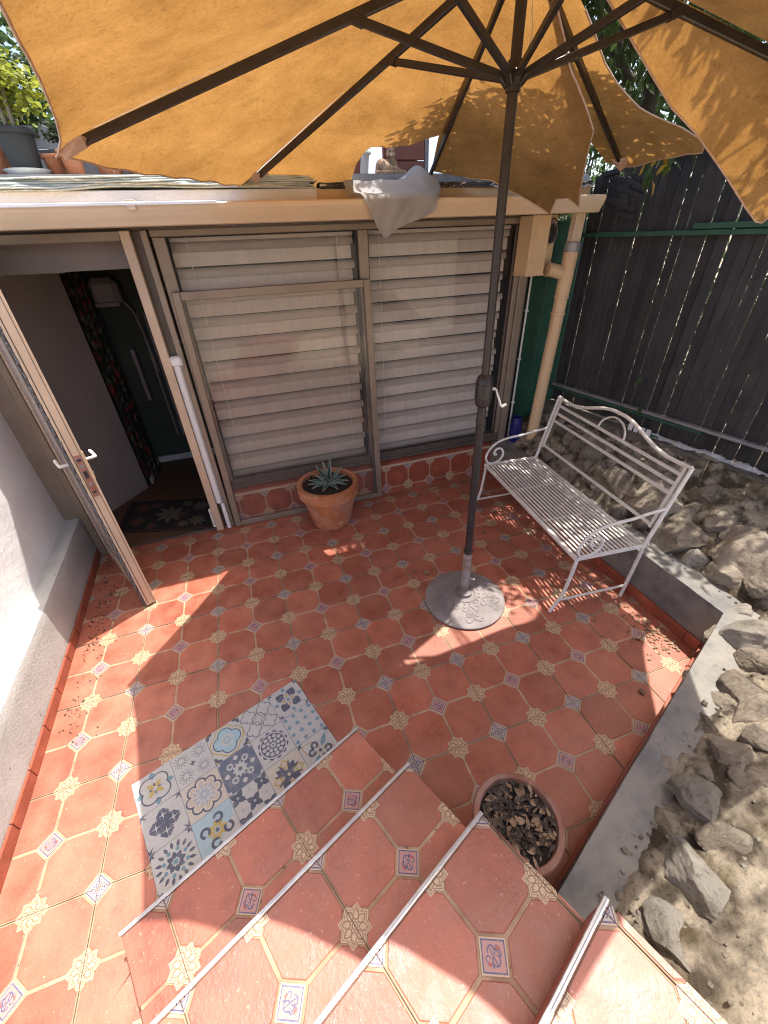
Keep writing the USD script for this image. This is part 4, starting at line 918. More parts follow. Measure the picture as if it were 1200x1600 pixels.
for k in range(18):
    a = 2 * math.pi * k / 18; b = trimesh.creation.icosphere(subdivisions=1, radius=0.006); b.apply_translation((0.096 * math.cos(a), 0.096 * math.sin(a), hz_(0.096) + 0.001)); obj('bead', b, 'cast_base', base, smooth=50)
axp = lambda z: foot + (hub - foot) * z / hub[2]
o_ = np.array([foot[0] - 0.022, foot[1] - 0.045, 0]); off = lambda z: axp(z) - o_
obj('stub_tube', tube([off(0.06), off(0.385)], 0.0285, 24), 'rust_tube', base, smooth=40)
obj('clamp_screw', tube([off(0.16) + (0.02, -0.02, 0), off(0.16) + (0.045, -0.045, 0.0)], 0.007, 8), 'rust_tube', base, smooth=40)

um = thing('patio_umbrella', 'torn ochre patio umbrella with brown ribs over the red patio', 'umbrella')
obj('pole', tube([axp(0.15), axp(1.36)], 0.0225, 24), 'dark_metal', um, smooth=40)
obj('pole', tube([axp(1.48), axp(2.86)], 0.0190, 24), 'dark_metal', um, smooth=40)
obj('pole_collar', tube([axp(1.255), axp(1.26), axp(1.285), axp(1.29)], [0.0225, 0.0245, 0.0245, 0.0225], 24), 'dark_metal', um, smooth=40)
obj('pole_collar', tube([axp(0.375), axp(0.378), axp(0.395), axp(0.40)], [0.0285, 0.0305, 0.0305, 0.023], 24), 'dark_metal', um, smooth=40)
ch = obj('crank_housing', tube([axp(1.345), axp(1.352), axp(1.375), axp(1.395), axp(1.46), axp(1.482), axp(1.498), axp(1.506)], [0.025, 0.034, 0.041, 0.0425, 0.0425, 0.040, 0.033, 0.021], 28), 'dark_metal', um, smooth=35)
for z in (1.392, 1.462):
    obj('housing_band', tube([axp(z - 0.003), axp(z), axp(z + 0.003)], [0.0425, 0.0437, 0.0425], 28), 'dark_metal', ch, smooth=40)
c = axp(1.43)
obj('crank_handle', tube([c + (0.038, -0.008, 0.0), c + (0.055, -0.012, 0.002), c + (0.062, -0.014, -0.004), c + (0.088, -0.032, -0.082), c + (0.094, -0.036, -0.088), c + (0.120, -0.030, -0.082)], [0.007, 0.007, 0.0055, 0.0055, 0.0065, 0.0075], 10), 'white_metal', um, smooth=40)
RZ = 2.515
rn = obj('runner', tube([axp(RZ - 0.035), axp(RZ - 0.033), axp(RZ - 0.012), axp(RZ - 0.008), axp(RZ + 0.016), axp(RZ + 0.02), axp(RZ + 0.045), axp(RZ + 0.047)], [0.021, 0.0255, 0.0255, 0.034, 0.034, 0.027, 0.026, 0.021], 24), 'dark_metal', um, smooth=35)
obj('top_hub', tube([axp(2.80), axp(2.805), axp(2.85), axp(2.86)], [0.02, 0.045, 0.045, 0.03], 24), 'dark_metal', um, smooth=35)
obj('finial', tube([axp(2.86), axp(2.90), axp(2.93), axp(2.95)], [0.014, 0.022, 0.018, 0.004], 16), 'dark_metal', um, smooth=50)
DN = np.array([0, 0, -1.0])
for k in range(8):
    T = TIPS[k]; e = (T - hub) / np.linalg.norm(T - hub)
    sag = lambda f: hub + (T - hub) * f + DN * (0.020 + 0.0 * f)
    obj('rib', tube([hub + e * 0.04 + DN * 0.02, sag(0.34), T + DN * 0.014], 0.01, flat=(0.0092, 0.0135, (0, 0, 1))), 'dark_metal', um)
    j = sag(0.345) + DN * 0.012; a = math.atan2(T[1] - hub[1], T[0] - hub[0]); r0 = axp(RZ) + np.array([math.cos(a) * 0.03, math.sin(a) * 0.03, 0.004])
    obj('strut', tube([r0, j], 0.01, flat=(0.0088, 0.011, (0, 0, 1))), 'dark_metal', um)
    obj('joint_clip', tube([j + DN * 0.012 - e * 0.02, j + DN * -0.012 + e * 0.02], 0.01, flat=(0.0125, 0.013, (0, 0, 1))), 'dark_metal', um)
    obj('runner_lug', tube([axp(RZ) + np.array([math.cos(a) * 0.022, math.sin(a) * 0.022, -0.012]), axp(RZ) + np.array([math.cos(a) * 0.045, math.sin(a) * 0.045, 0.012])], 0.01, flat=(0.011, 0.012, (0, 0, 1))), 'dark_metal', rn)
obj('pull_cord', tube(spline([axp(2.80) + (0.03, -0.03, 0), axp(2.68) + (0.026, -0.026, 0), axp(2.60) + (0.02, -0.05, 0), axp(2.53) + (-0.006, -0.036, 0)], 5), 0.0016, 5), 'cloth_white', um)

def fabric(outline, fn, name='canopy_panel', step=0.05, hem=None, hem_r=0.0034):
    """cloth over a 2D outline, mapped to space by fn(points); hem: list of outline runs that carry a hem tube"""
    g = sg.Polygon(outline).buffer(0)
    b = g.exterior.segmentize(step); P = [np.array(b.coords)[:-1]]
    x0, y0, x1, y1 = g.bounds; gx, gy = np.meshgrid(np.arange(x0, x1, step), np.arange(y0, y1, step * 0.9)); gx = gx + (np.arange(gx.shape[0])[:, None] % 2) * step / 2
    q = np.c_[gx.ravel(), gy.ravel()]; inner = g.buffer(-step * 0.45)
    q = q[shapely.contains_xy(inner, q[:, 0], q[:, 1])] if not inner.is_empty else q[:0]
    P = np.vstack(P + [q]); t = Delaunay(P); c = P[t.simplices].mean(1)
    F = t.simplices[shapely.contains_xy(g, c[:, 0], c[:, 1])]
    V = fn(P); m = trimesh.Trimesh(V, F, process=False); m.remove_unreferenced_vertices()
    p = obj(name, m, 'canopy', um, smooth=True)
    if hem is not None:
        H = sg.LineString(hem).segmentize(step); obj('hem', tube(fn(np.array(H.coords)), hem_r, 6), 'canopy_hem', p, smooth=60)
    return p

def panel_fn(k, seed, drop=0.03):
    A, Bp = TIPS[k], TIPS[(k + 1) % 8]
    ca = (A + Bp) / 2 - hub; W = np.linalg.norm(A - Bp)
    def fn(p):   # p: (u 0..1 across, v 0..1 outwards), u scaled by W and v by L for even sampling
        u, v = p[:, 0] / W, p[:, 1] / 1.6
        X = hub + v[:, None] * ((1 - u)[:, None] * (A - hub) + u[:, None] * (Bp - hub))
        s = np.sin(np.pi * np.clip(u, 0, 1))
        w = (meshkit.fbm(np.c_[X[:, :2] * 3.2, np.full(len(X), seed)], 3, seed) - 0.5) * 0.05 * s
        w += 0.006 * np.sin(u * 40 + seed) * np.clip(v - 0.5, 0, 1)
        X = X.copy(); X[:, 2] += w - drop * s * v - np.clip(v - 0.97, 0, 1) * 0.4 + 0.006
        return X
    return fn, W
full = [(0, 0.0), (0.0, 1.0), (0.05, 0.982), (0.12, 0.964), (0.25, 0.953), (0.5, 0.947), (0.75, 0.953), (0.88, 0.964), (0.95, 0.982), (1.0, 1.0), (1.0, 0.0)]
def uv_outline(k, pts, seed, name='canopy_panel', hem=None, drop=0.03):
    fn, W = panel_fn(k, seed, drop)
    sc = lambda L: [(u * W, v * 1.6) for u, v in L]
    # near the hub the panel narrows to a point: keep v above 0.03
    return fabric(sc([(u, max(v, 0.02)) for u, v in pts]), fn, name, hem=sc(hem) if hem else None)
uv_outline(0, [(0, 0), (0, 1.03), (0.2, 1.03), (0.5, 1.02), (0.8, 1.03), (1.0, 1.035), (1.0, 0)], 11, hem=[(0, 1.03), (0.2, 1.03), (0.5, 1.02), (0.8, 1.03), (1.0, 1.035)])
uv_outline(1, [(0, 0), (0, 1.035), (0.36, 1.03), (0.52, 1.035), (0.50, 0.97), (0.469, 0.869), (0.475, 0.80), (0.49, 0.765), (0.60, 0.752), (0.752, 0.74), (0.842, 0.713), (1.0, 0.690), (1.0, 0)], 12, hem=[(0, 1.035), (0.36, 1.03), (0.52, 1.035), (0.50, 0.97)])
uv_outline(2, [(0.93, 0.10), (0.93, 0.25), (0.90, 0.41), (0.885, 0.60), (0.87, 0.78), (0.93, 0.99), (1.0, 1.02), (1.0, 0.1)], 13, 'torn_strip')
uv_outline(3, [(0, 0.02), (0, 1.03), (0.226, 1.0), (0.40, 0.995), (0.43, 0.95), (0.36, 0.83), (0.30, 0.75), (0.241, 0.679), (0.186, 0.545), (0.17, 0.451), (0.20, 0.37), (0.30, 0.25), (0.36, 0.16), (0.5, 0.06), (0.5, 0.02)], 14, 'torn_strip', hem=[(0, 1.03), (0.226, 1.0), (0.40, 0.995), (0.43, 0.95), (0.36, 0.83), (0.30, 0.75), (0.241, 0.679), (0.186, 0.545), (0.17, 0.451), (0.20, 0.37), (0.30, 0.25)])
taut = [(0, 0), (0, 1.0), (0.1, 0.994), (0.3, 0.992), (0.5, 0.994), (0.7, 0.998), (0.9, 1.010), (0.97, 1.025), (1.0, 1.035), (1.0, 0)]
uv_outline(7, taut, 22, hem=taut[1:-1], drop=0.0)
lop = [(0, 0), (0, 1.0), (0.08, 0.985), (0.19, 0.974), (0.41, 0.961), (0.6, 0.970), (0.78, 0.990), (0.94, 1.012), (1.0, 1.012), (1.0, 0)]
uv_outline(5, lop, 20, hem=lop[1:-1])
for k in (4, 6):
    uv_outline(k, full, 15 + k, hem=full[1:-1])
for k in (0, 1, 2, 3, 4):
    T = TIPS[k]; e = (T - hub) / np.linalg.norm(T - hub); sd = np.cross(e, (0, 0, 1)); sd /= np.linalg.norm(sd)
    V = np.array([T - e * 0.075 - sd * 0.05 + DN * 0.012, T - e * 0.075 + sd * 0.05 + DN * 0.012, T + e * 0.035 - sd * 0.030 + DN * 0.012, T + e * 0.035 + sd * 0.030 + DN * 0.012, T - e * 0.06 + DN * 0.034, T + e * 0.025 + DN * 0.042])
    obj('corner_pocket', trimesh.convex.convex_hull(V), 'canopy_hem', um)
# two panels torn off one rib and hanging down
def flap(P, seed, amp=0.03, step=0.045, torn=None):
    P = np.array(P, float); c = P.mean(0); u_, s_, vt = np.linalg.svd(P - c); ex, ey, ez = vt
    if ez[2] < 0: ez = -ez
    q = np.c_[(P - c) @ ex, (P - c) @ ey]
    def fn(p):
        X = c + p[:, :1] * ex + p[:, 1:2] * ey
        w = (meshkit.fbm(np.c_[X[:, :2] * 4, np.full(len(X), seed)], 3, seed) - 0.5) * amp * 2
        return X + w[:, None] * ez
    return fabric(q, fn, 'hanging_flap', step, hem=[tuple(a) for a in q[torn[0]:torn[1]]] if torn else None, hem_r=0.0042)
flap([hub + (0.02, 0.01, 0), (1.73, -0.80, 2.69), (1.834, -0.266, 2.540), (1.94, 0.067, 2.415), (2.114, -0.06, 2.378), (2.243, -0.201, 2.355), (2.405, -0.205, 2.285), (2.56, -0.21, 2.222), (2.695, -0.225, 2.167), (2.604, -0.386, 2.245), (2.635, -0.453, 2.247), (2.745, -0.437, 2.198), (2.612, -0.581, 2.282), (2.485, -0.73, 2.365), (2.35, -0.908, 2.457), (2.158, -1.008, 2.556), (2.023, -1.087, 2.628), (1.875, -1.19, 2.71), (1.76, -1.26, 2.77)], 3, 0.022, torn=(4, 19))
rib4 = [tuple(hub + (TIPS[4] - hub) * f) for f in (1.0, 0.8, 0.6, 0.4, 0.2)]
f2 = flap([hub + (0.03, -0.005, -0.01), (1.925, -1.369, 2.704), (2.05, -1.368, 2.625), (2.19, -1.368, 2.536), (2.323, -1.368, 2.454), (2.457, -1.381, 2.389), (2.577, -1.386, 2.32), (2.74, -1.39, 2.224), (2.896, -1.392, 2.13), (2.987, -1.396, 2.079), (3.02, -1.406, 2.073), (3.05, -1.50, 2.16), (3.10, -1.60, 2.30)] + rib4, 6, 0.025, torn=(0, 12))
ed_ = np.array([(1.925, -1.369, 2.704), (2.05, -1.368, 2.625), (2.19, -1.368, 2.536), (2.323, -1.368, 2.454), (2.457, -1.381, 2.389), (2.577, -1.386, 2.32), (2.74, -1.39, 2.224), (2.896, -1.392, 2.13), (2.987, -1.396, 2.079)])

# ================================================================ POTS AND PLANTS
def pot(name, label, cat, loc, r0, r1, h, rim, mt, soil_z=None, group=None, wall=0.014, rot=0, saucer=None):
    p = thing(name, label, cat, loc, rot, group)
    prof = [(0, 0.002), (r0 - 0.004, 0.002), (r0, 0.008), (r1 - rim * 0.15, h - rim), (r1 + 0.003, h - rim), (r1 + 0.010, h - rim + 0.006), (r1 + 0.012, h - 0.012), (r1 + 0.008, h - 0.003), (r1, h), (r1 - wall, h - 0.002), (r1 - wall - 0.004, h - 0.012), (r1 - wall - 0.01, h - 0.09), (0, h - 0.09)]
    obj('pot_body', lathe(prof, 56), mt, p, smooth=35)
    sz = soil_z if soil_z else h - 0.05
    sr = r1 - wall - 0.004
    g = trimesh.creation.uv_sphere(radius=1, count=[24, 40]); v = g.vertices * (sr, sr, 0.02)
    v[:, 2] += (meshkit.fbm(np.c_[v[:, :2] * 26, np.zeros(len(v))], 4, 3) - 0.5) * 0.04; v[:, 2] += sz
    obj('soil', trimesh.Trimesh(v, g.faces, process=False), 'soil', p, smooth=True)
    if saucer:
        obj('saucer', lathe([(0, -0.012), (r0 + 0.02, -0.012), (r0 + 0.045, 0.012), (r0 + 0.040, 0.014), (r0 + 0.02, -0.002), (0, -0.002)], 48), saucer, p, smooth=40)
    return p, sz, sr

AGAVE_AT = (0.975, -0.125, 0)
ag, sz, sr = pot('agave_pot', 'large orange terracotta pot holding a small variegated agave before the window', 'plant pot', AGAVE_AT, 0.165, 0.246, 0.395, 0.10, 'terracotta', 0.352, wall=0.028)
r2 = np.random.default_rng(5); g = []
for k in range(60):
    a, r = r2.uniform(0, 6.28), sr * math.sqrt(r2.random()) * 0.97; b = trimesh.creation.icosphere(subdivisions=1, radius=r2.uniform(0.004, 0.011)); b.vertices *= r2.uniform(0.6, 1.2, 3); b.apply_translation((r * math.cos(a), r * math.sin(a), sz + 0.02)); g.append(b)
obj('soil_crumbs', g, 'soil', ag, kind='stuff')
ap = thing('agave_plant', 'small blue green agave with pale leaf edges in the orange pot', 'plant', (AGAVE_AT[0] + 0.01, AGAVE_AT[1] + 0.01, sz + 0.012))
def blade(L, W, tilt, az, curl=0.0, n=9, cup=0.3):
    """stiff pointed leaf with a channel; returns body, edges"""
    V, F = [], []; E = [[], []]
    p = np.zeros(3); ca, sa = math.cos(az), math.sin(az); side = np.array([-sa, ca, 0])
    for i in range(n):
        t = i / (n - 1); th = tilt + curl * t
        d = np.array([ca * math.cos(th), sa * math.cos(th), math.sin(th)]); up = np.cross(d, side); up = -up if up[2] < 0 else up
        w = W * (math.sin(math.pi * (0.18 + 0.82 * t) ** 0.9) ** 0.8 if t < 1 else 0.0) * (1 - 0.15 * t)
        w = max(w, 0.0006)
        L_, C_, R__ = p + side * w + up * w * cup, p, p - side * w + up * w * cup
        V += [L_, C_ + up * 0.0, R__, C_ - up * 0.0045 * (1 - t)]
        E[0].append(L_); E[1].append(R__)
        p = p + d * L / (n - 1)
    for i in range(n - 1):
        for a, b in ((0, 1), (1, 2), (2, 3), (3, 0)):
            F += [(4 * i + a, 4 * i + b, 4 * i + 4 + b), (4 * i + a, 4 * i + 4 + b, 4 * i + 4 + a)]
    return trimesh.Trimesh(np.array(V), np.array(F), process=False), E
lv = [(0.115, 0.014, 0.30, k * 6.283 / 11 + 0.3 + 0.15 * math.sin(k * 5), -0.35) for k in range(11)] + [(0.125, 0.014, 0.85, k * 6.283 / 6 + 0.1, -0.12) for k in range(6)] + [(0.15, 0.012, 1.35, 0.5, 0.05), (0.14, 0.011, 1.42, 3.2, 0.05), (0.13, 0.010, 1.25, 1.9, 0.02)]
for L, W, ti, az, cu in lv:
    b, E = blade(L * 1.5, W * 1.5, ti, az, cu)
    lf = obj('leaf', b, 'agave_leaf', ap, smooth=60)
    obj('leaf_edge', [tube(np.array(e), 0.0016, 5) for e in E], 'agave_edge', lf)
obj('dry_stalk', tube([(0, 0, 0), (-0.05, 0.01, 0.09), (-0.085, 0.015, 0.155)], 0.0022, 6), 'bark', ap)

dk, sz, sr = pot('leaf_litter_pot', 'dull terracotta pot full of dead leaves beside the right end of the steps', 'plant pot', (1.128, -2.672, 0), 0.115, 0.152, 0.30, 0.05, 'terracotta_dull', 0.262, wall=0.011)

def dry_leaf(L, W, r):
    n = 7; t = np.linspace(0, 1, n); w = W * np.sin(np.pi * t ** 0.85) + 0.0005
    bend = r.uniform(-1.4, 1.6); V = []
    for i in range(n):
        th = bend * (t[i] - 0.5); x = L * (t[i] - 0.5); z = L * 0.25 * bend * (t[i] - 0.5) ** 2 * 2
        cz = w[i] * r.uniform(0.2, 0.7)
        V += [(x, w[i], z + cz), (x, 0, z), (x, -w[i], z + cz)]
    F = []
    for i in range(n - 1):
        for a in (0, 1):
            q = (3 * i + a, 3 * i + a + 1, 3 * i + 4 + a, 3 * i + 3 + a); F += [(q[0], q[1], q[2]), (q[0], q[2], q[3])]
    return trimesh.Trimesh(np.array(V), np.array(F), process=False)
def place(m, x, y, z, az, tx=0.0, ty=0.0):
    T = trimesh.transformations
    m = m.copy(); m.apply_transform(T.rotation_matrix(tx, (1, 0, 0))); m.apply_transform(T.rotation_matrix(ty, (0, 1, 0))); m.apply_transform(T.rotation_matrix(az, (0, 0, 1))); m.apply_translation((x, y, z)); return m
r2 = np.random.default_rng(31); g, g2 = [], []
for k in range(260):
    a, r = r2.uniform(0, 6.28), sr * math.sqrt(r2.random()) * 0.93; L = r2.uniform(0.015, 0.045)
    (g if k % 3 else g2).append(place(dry_leaf(L, L * r2.uniform(0.15, 0.3), r2), r * math.cos(a), r * math.sin(a), sz + 0.022 + r2.uniform(0, 0.02), r2.uniform(0, 6.28), r2.uniform(-0.8, 0.8), r2.uniform(-0.6, 0.6)))
obj('dead_leaves', g, 'debris', dk, kind='stuff'); obj('dead_leaves', g2, 'dry_leaf', dk, kind='stuff')
obj('dead_twigs', [place(tube([(-0.05, 0, 0), (0.0, 0.006, 0.004), (0.05, 0, 0)], 0.0014, 5), r2.uniform(-0.07, 0.07), r2.uniform(-0.07, 0.07), sz + 0.035, r2.uniform(0, 6.28)) for _ in range(14)], 'debris', dk, kind='stuff')

# fallen leaves: the larger ones singly, the crumbs as litter
SPOTS = [(1.395, -1.02, 'pale curled leaf left of the umbrella base'), (1.475, -1.07, 'small bent leaf touching the back of the umbrella base'), (1.82, -0.90, 'brown leaf on the tiles behind the umbrella pole'), (1.95, -0.48, 'dry leaf between the pole and the far bench leg'), (1.70, -0.13, 'curled leaf near the tiled plinth left of the pole'), (1.60, -0.26, 'dry leaf on the tiles right of the terracotta pot'),
         (2.02, -0.20, 'dry leaf below the left bench arm'), (2.22, -0.05, 'dry leaf against the plinth behind the bench arm'), (2.36, -0.55, 'dry leaf under the far end of the bench seat'), (2.12, -0.78, 'dry leaf below the middle of the bench front'), (2.55, -1.25, 'dry leaf under the bench by the grey planter wall'), (2.45, -2.05, 'dry leaf out from the planter corner'), (2.60, -1.95, 'dry leaf close to the planter wall corner'), (2.18, -2.33, 'dark curled leaf by the planter wall near the dead leaf pot'), (2.05, 0.02, 'dry leaf at the foot of the tiled plinth'), (2.2, -1.35, 'dry leaf beneath the near end of the bench')]
for k, (x, y, lab) in enumerate(SPOTS):
    r3 = np.random.default_rng(700 + k); L = r3.uniform(0.035, 0.062)
    obj('fallen_leaf', place(dry_leaf(L, L * r3.uniform(0.22, 0.36), r3), x, y, 0.008, r3.uniform(0, 6.28), r3.uniform(-0.2, 0.2), 0), 'dry_leaf', None, True, lab, 'leaf', 'dry leaves fallen on the patio tiles')
g = []
for k in range(520):
    u = r2.random()
    if u < 0.5: x, y = 2.66 - abs(r2.normal(0, 0.16)), r2.uniform(-2.2, 0.08)
    elif u < 0.75: x, y = r2.uniform(1.55, 2.66), 0.08 - abs(r2.normal(0, 0.14))
    else: x, y = 2.62 - abs(r2.normal(0, 0.09)), -2.05 + r2.normal(0, 0.12)
    if x > 2.67 or (y < -2.2): continue
    L = r2.uniform(0.008, 0.026); g.append(place(dry_leaf(L, L * r2.uniform(0.2, 0.35), r2), x, y, 0.006, r2.uniform(0, 6.28), r2.uniform(-0.3, 0.3)))
obj('leaf_litter', g, 'dry_leaf', None, label='crumbs of dry leaf gathered along the planter wall foot', cat='leaf litter', kind='stuff')
g = []
for k in range(260):
    y = r2.uniform(-0.95, 0.0) if k < 200 else r2.uniform(-1.6, -0.9); x = -0.875 + 0.045 * (-y) + abs(r2.normal(0, 0.075)) + 0.02; s = r2.uniform(0.003, 0.011)
    b = trimesh.creation.box((s, s * r2.uniform(0.3, 0.9), 0.003)); g.append(place(b, x, y, 0.004, r2.uniform(0, 6.28)))
obj('black_flakes', g, 'debris', None, label='black flakes of debris on the tiles behind the open door', cat='debris', kind='stuff')

# ================================================================ ROOF EDGE
felt = thing('roofing_felt', 'stack of weathered pale green roofing sheets along the left eave', 'roofing sheets')
for k in range(6):
    z0 = 2.328 + 0.0098 * k; n = 130; xs_ = np.linspace(-1.6, 1.15 - 0.02 * (k % 3), n)
    V = []
    for x in xs_:
        yf = -0.052 + 0.010 * math.sin(x * 7 + k) + 0.014 * (meshkit.noise(np.array([[x * 22, k * 3.1, 0]]), 5)[0] - 0.5) - 0.006 * (k % 2)
        dz = 0.007 * (meshkit.fbm(np.array([[x * 5, k * 0.3, 1.0]]), 3, 7)[0] - 0.5) + 0.004 * math.sin(x * 3.1)
        if abs(x - 0.15) < 0.35 and k < 2: dz += 0.012 * math.cos((x - 0.15) / 0.35 * 1.57)
        V += [(x, yf, z0 + dz + 0.0005), (x, yf - 0.004, z0 + dz + 0.0045), (x, yf, z0 + dz + 0.009), (x, 0.26, z0 + 0.009), (x, 0.26, z0 + 0.0005)]
    F = []
    for i in range(n - 1):
        for s in range(5):
            a, b = i * 5 + s, i * 5 + (s + 1) % 5; F += [(a, a + 5, b + 5), (a, b + 5, b)]
    m = trimesh.Trimesh(np.array(V), np.array(F), process=False); m.fix_normals()
    obj('sheet', m, 'felt', felt)
feltb = thing('worn_roof_edge', 'peeling black and white roof edging right of the draped cloth', 'roof edging')
for k in range(3):
    n = 80; V = []
    for x in np.linspace(1.17, 3.15, n):
        yf = -0.045 + 0.02 * (meshkit.noise(np.array([[x * 25, k * 3.1, 0]]), 15)[0] - 0.5); zt = 2.327 + 0.009 * k + 0.010 * (meshkit.noise(np.array([[x * 14, k, 2.0]]), 9)[0] - 0.5)
        V += [(x, yf, 2.322 + 0.009 * k), (x, yf, zt + 0.008), (x, 0.2, zt + 0.006), (x, 0.2, 2.322 + 0.009 * k)]
    F = []
    for i in range(n - 1):
        for s in range(4):
            a, b = i * 4 + s, i * 4 + (s + 1) % 4; F += [(a, a + 4, b + 4), (a, b + 4, b)]
    m = trimesh.Trimesh(np.array(V), np.array(F), process=False); m.fix_normals(); obj('layer', m, 'felt_dark', feltb)

RZ0 = 2.4185
def bush(name, label, cat, loc, mt, n, spread, L, W, h0, stems=3, seed=0, group=None, stem_mat='stem_pale'):
    r = np.random.default_rng(seed); p = thing(name, label, cat, loc, 0, group); g = []
    for k in range(stems):
        a = r.uniform(0, 6.28); e = r.uniform(0.2, 0.7) * spread
        g.append(tube(spline([(0.02 * math.cos(a), 0.02 * math.sin(a), 0), (e * 0.4 * math.cos(a), e * 0.4 * math.sin(a), h0 * 0.5), (e * math.cos(a), e * math.sin(a), h0 * r.uniform(0.8, 1.1))], 4), np.linspace(0.013, 0.005, 9), 7))
    obj('stem', g, stem_mat, p, smooth=60)
    g = []
    cl = [np.array([spread * r.normal(0, 0.5), spread * r.normal(0, 0.5), h0 * r.uniform(0.55, 1.35)]) for _ in range(14)]
    for k in range(n):
        c = cl[r.integers(14)] + r.normal(0, 0.055, 3) * (spread / 0.2); l = L * r.uniform(0.6, 1.2)
        g.append(place(dry_leaf(l, W * l / L, r), *c, r.uniform(0, 6.28), r.uniform(-1, 1), r.uniform(-1, 0.6)))
    obj('foliage', g, mt, p)
    return p
bl_, sz, sr = pot('black_plant_pot', 'large black plastic pot on a pale saucer at the left end of the roof', 'plant pot', (-0.385, 0.31, RZ0 + 0.014), 0.070, 0.092, 0.185, 0.03, 'black_plastic', 0.165, wall=0.006, saucer='white_glaze')
bush('jade_bush', 'bushy yellow green succulent sunlit in the black roof pot', 'plant', (-0.385, 0.31, RZ0 + 0.18), 'leaf_bush', 950, 0.17, 0.042, 0.014, 0.23, 6, 3)
bush('roof_shrub', 'broad green shrub growing behind the blue tarpaulin on the roof', 'shrub', (-0.62, 1.15, RZ0), 'leaf_tree', 1500, 0.42, 0.07, 0.02, 0.62, 7, 19, None, 'bark')
pot('roof_pot', 'red plastic pot leftmost on the roof, left of the black pot', 'plant pot', (-0.545, 0.40, RZ0), 0.055, 0.072, 0.13, 0.025, 'terracotta', wall=0.006)
pot('roof_pot', 'red brown pot below the umbrella corner tassel on the roof', 'plant pot', (-0.155, 0.31, RZ0), 0.042, 0.056, 0.115, 0.022, 'terracotta', wall=0.006)
pot('roof_pot', 'orange terracotta pot third from the left under the umbrella edge', 'plant pot', (0.02, 0.34, RZ0), 0.058, 0.074, 0.12, 0.028, 'terracotta', wall=0.008)
pot('roof_pot', 'dark red pot beside the white bowl on the roof', 'plant pot', (0.16, 0.33, RZ0), 0.042, 0.056, 0.10, 0.022, 'plastic_pot_brown', wall=0.006)
pot('roof_pot', 'low terracotta bowl on a pale dish under the umbrella edge', 'plant pot', (0.31, 0.33, RZ0 + 0.012), 0.060, 0.078, 0.085, 0.022, 'terracotta', wall=0.008, saucer='white_glaze')
pot('roof_bowl', 'white bowl farthest right under the umbrella edge', 'bowl', (0.475, 0.33, RZ0), 0.040, 0.066, 0.06, 0.014, 'white_glaze', wall=0.005)
pot('roof_pot', 'small orange pot between the black pot and the umbrella tassel', 'plant pot', (-0.255, 0.36, RZ0), 0.040, 0.054, 0.10, 0.02, 'terracotta', wall=0.006)
pot('roof_pot', 'red pot at the far left edge of the roof, behind the black pot', 'plant pot', (-0.62, 0.52, RZ0), 0.06, 0.08, 0.15, 0.028, 'terracotta_dull', wall=0.006)
tr = thing('grey_planter_box', 'grey plastic trough behind the small roof pots', 'planter', (0, 0, RZ0))
obj('trough', bbox(-0.32, 0.30, 0.46, 0.60, 0.0, 0.13, 0.01), 'grey_plastic', tr)
obj('trough_rim', bbox(-0.335, 0.315, 0.445, 0.615, 0.118, 0.135, 0.004), 'grey_plastic', tr)
bush('dark_succulent', 'dark purple green succulent in the grey trough', 'plant', (-0.20, 0.50, RZ0 + 0.12), 'leaf_dark', 160, 0.07, 0.045, 0.010, 0.09, 3, 8)
tp = thing('blue_tarpaulin', 'slack blue tarpaulin hanging behind the black pot', 'tarpaulin')
n = 26; uu, vv = np.meshgrid(np.linspace(0, 1, n), np.linspace(0, 1, n), indexing='ij')
Vt_ = np.stack([-0.75 + 0.9 * uu, 0.85 + 0.03 * np.sin(uu * 14) * (1 - vv) + 0.05 * np.sin(uu * 5), RZ0 + 0.002 + 0.30 * vv - 0.05 * np.sin(np.pi * uu) * vv], -1).reshape(-1, 3); idx = np.arange(n * n).reshape(n, n)
q = np.stack([idx[:-1, :-1], idx[1:, :-1], idx[1:, 1:], idx[:-1, 1:]], -1).reshape(-1, 4); FQ = np.vstack([q[:, [0, 1, 2]], q[:, [0, 2, 3]]])
obj('sheet', trimesh.Trimesh(Vt_, FQ, process=False), 'tarp_blue', tp, smooth=True)
obj('batten', bbox(-0.76, 0.16, 0.86, 0.89, RZ0 + 0.0, RZ0 + 0.30), 'grey_plastic', tp)

# pots round the cat
pot('roof_pot', 'dark red pot left of the cat on the roof', 'plant pot', (1.465, 0.32, RZ0), 0.062, 0.080, 0.145, 0.03, 'plastic_pot_brown', wall=0.006)
bq = thing('wooden_crate', 'dark red brown wooden crate right of the cat', 'crate', (0, 0, RZ0))
obj('crate_side', bbox(1.80, 2.06, 0.46, 0.49, 0.0, 0.095, 0.004), 'plastic_pot_brown', bq); obj('crate_side', bbox(1.80, 2.06, 0.455, 0.485, 0.10, 0.25, 0.004), 'plastic_pot_brown', bq)
obj('crate_back', bbox(1.795, 2.065, 0.60, 0.63, 0.0, 0.25, 0.004), 'plastic_pot_brown', bq)
obj('corner_post', bbox(2.062, 2.09, 0.45, 0.48, 0.0, 0.27, 0.003), 'rail_grey', bq)
wb = pot('roof_bowl', 'white glazed jar behind the cat', 'bowl', (1.60, 0.52, RZ0), 0.045, 0.062, 0.15, 0.02, 'white_glaze', wall=0.006)
bush('roof_herb', 'thin grey green plant in the jar behind the cat', 'plant', (1.60, 0.52, RZ0 + 0.12), 'leaf_tree', 110, 0.09, 0.06, 0.008, 0.12, 4, 12)

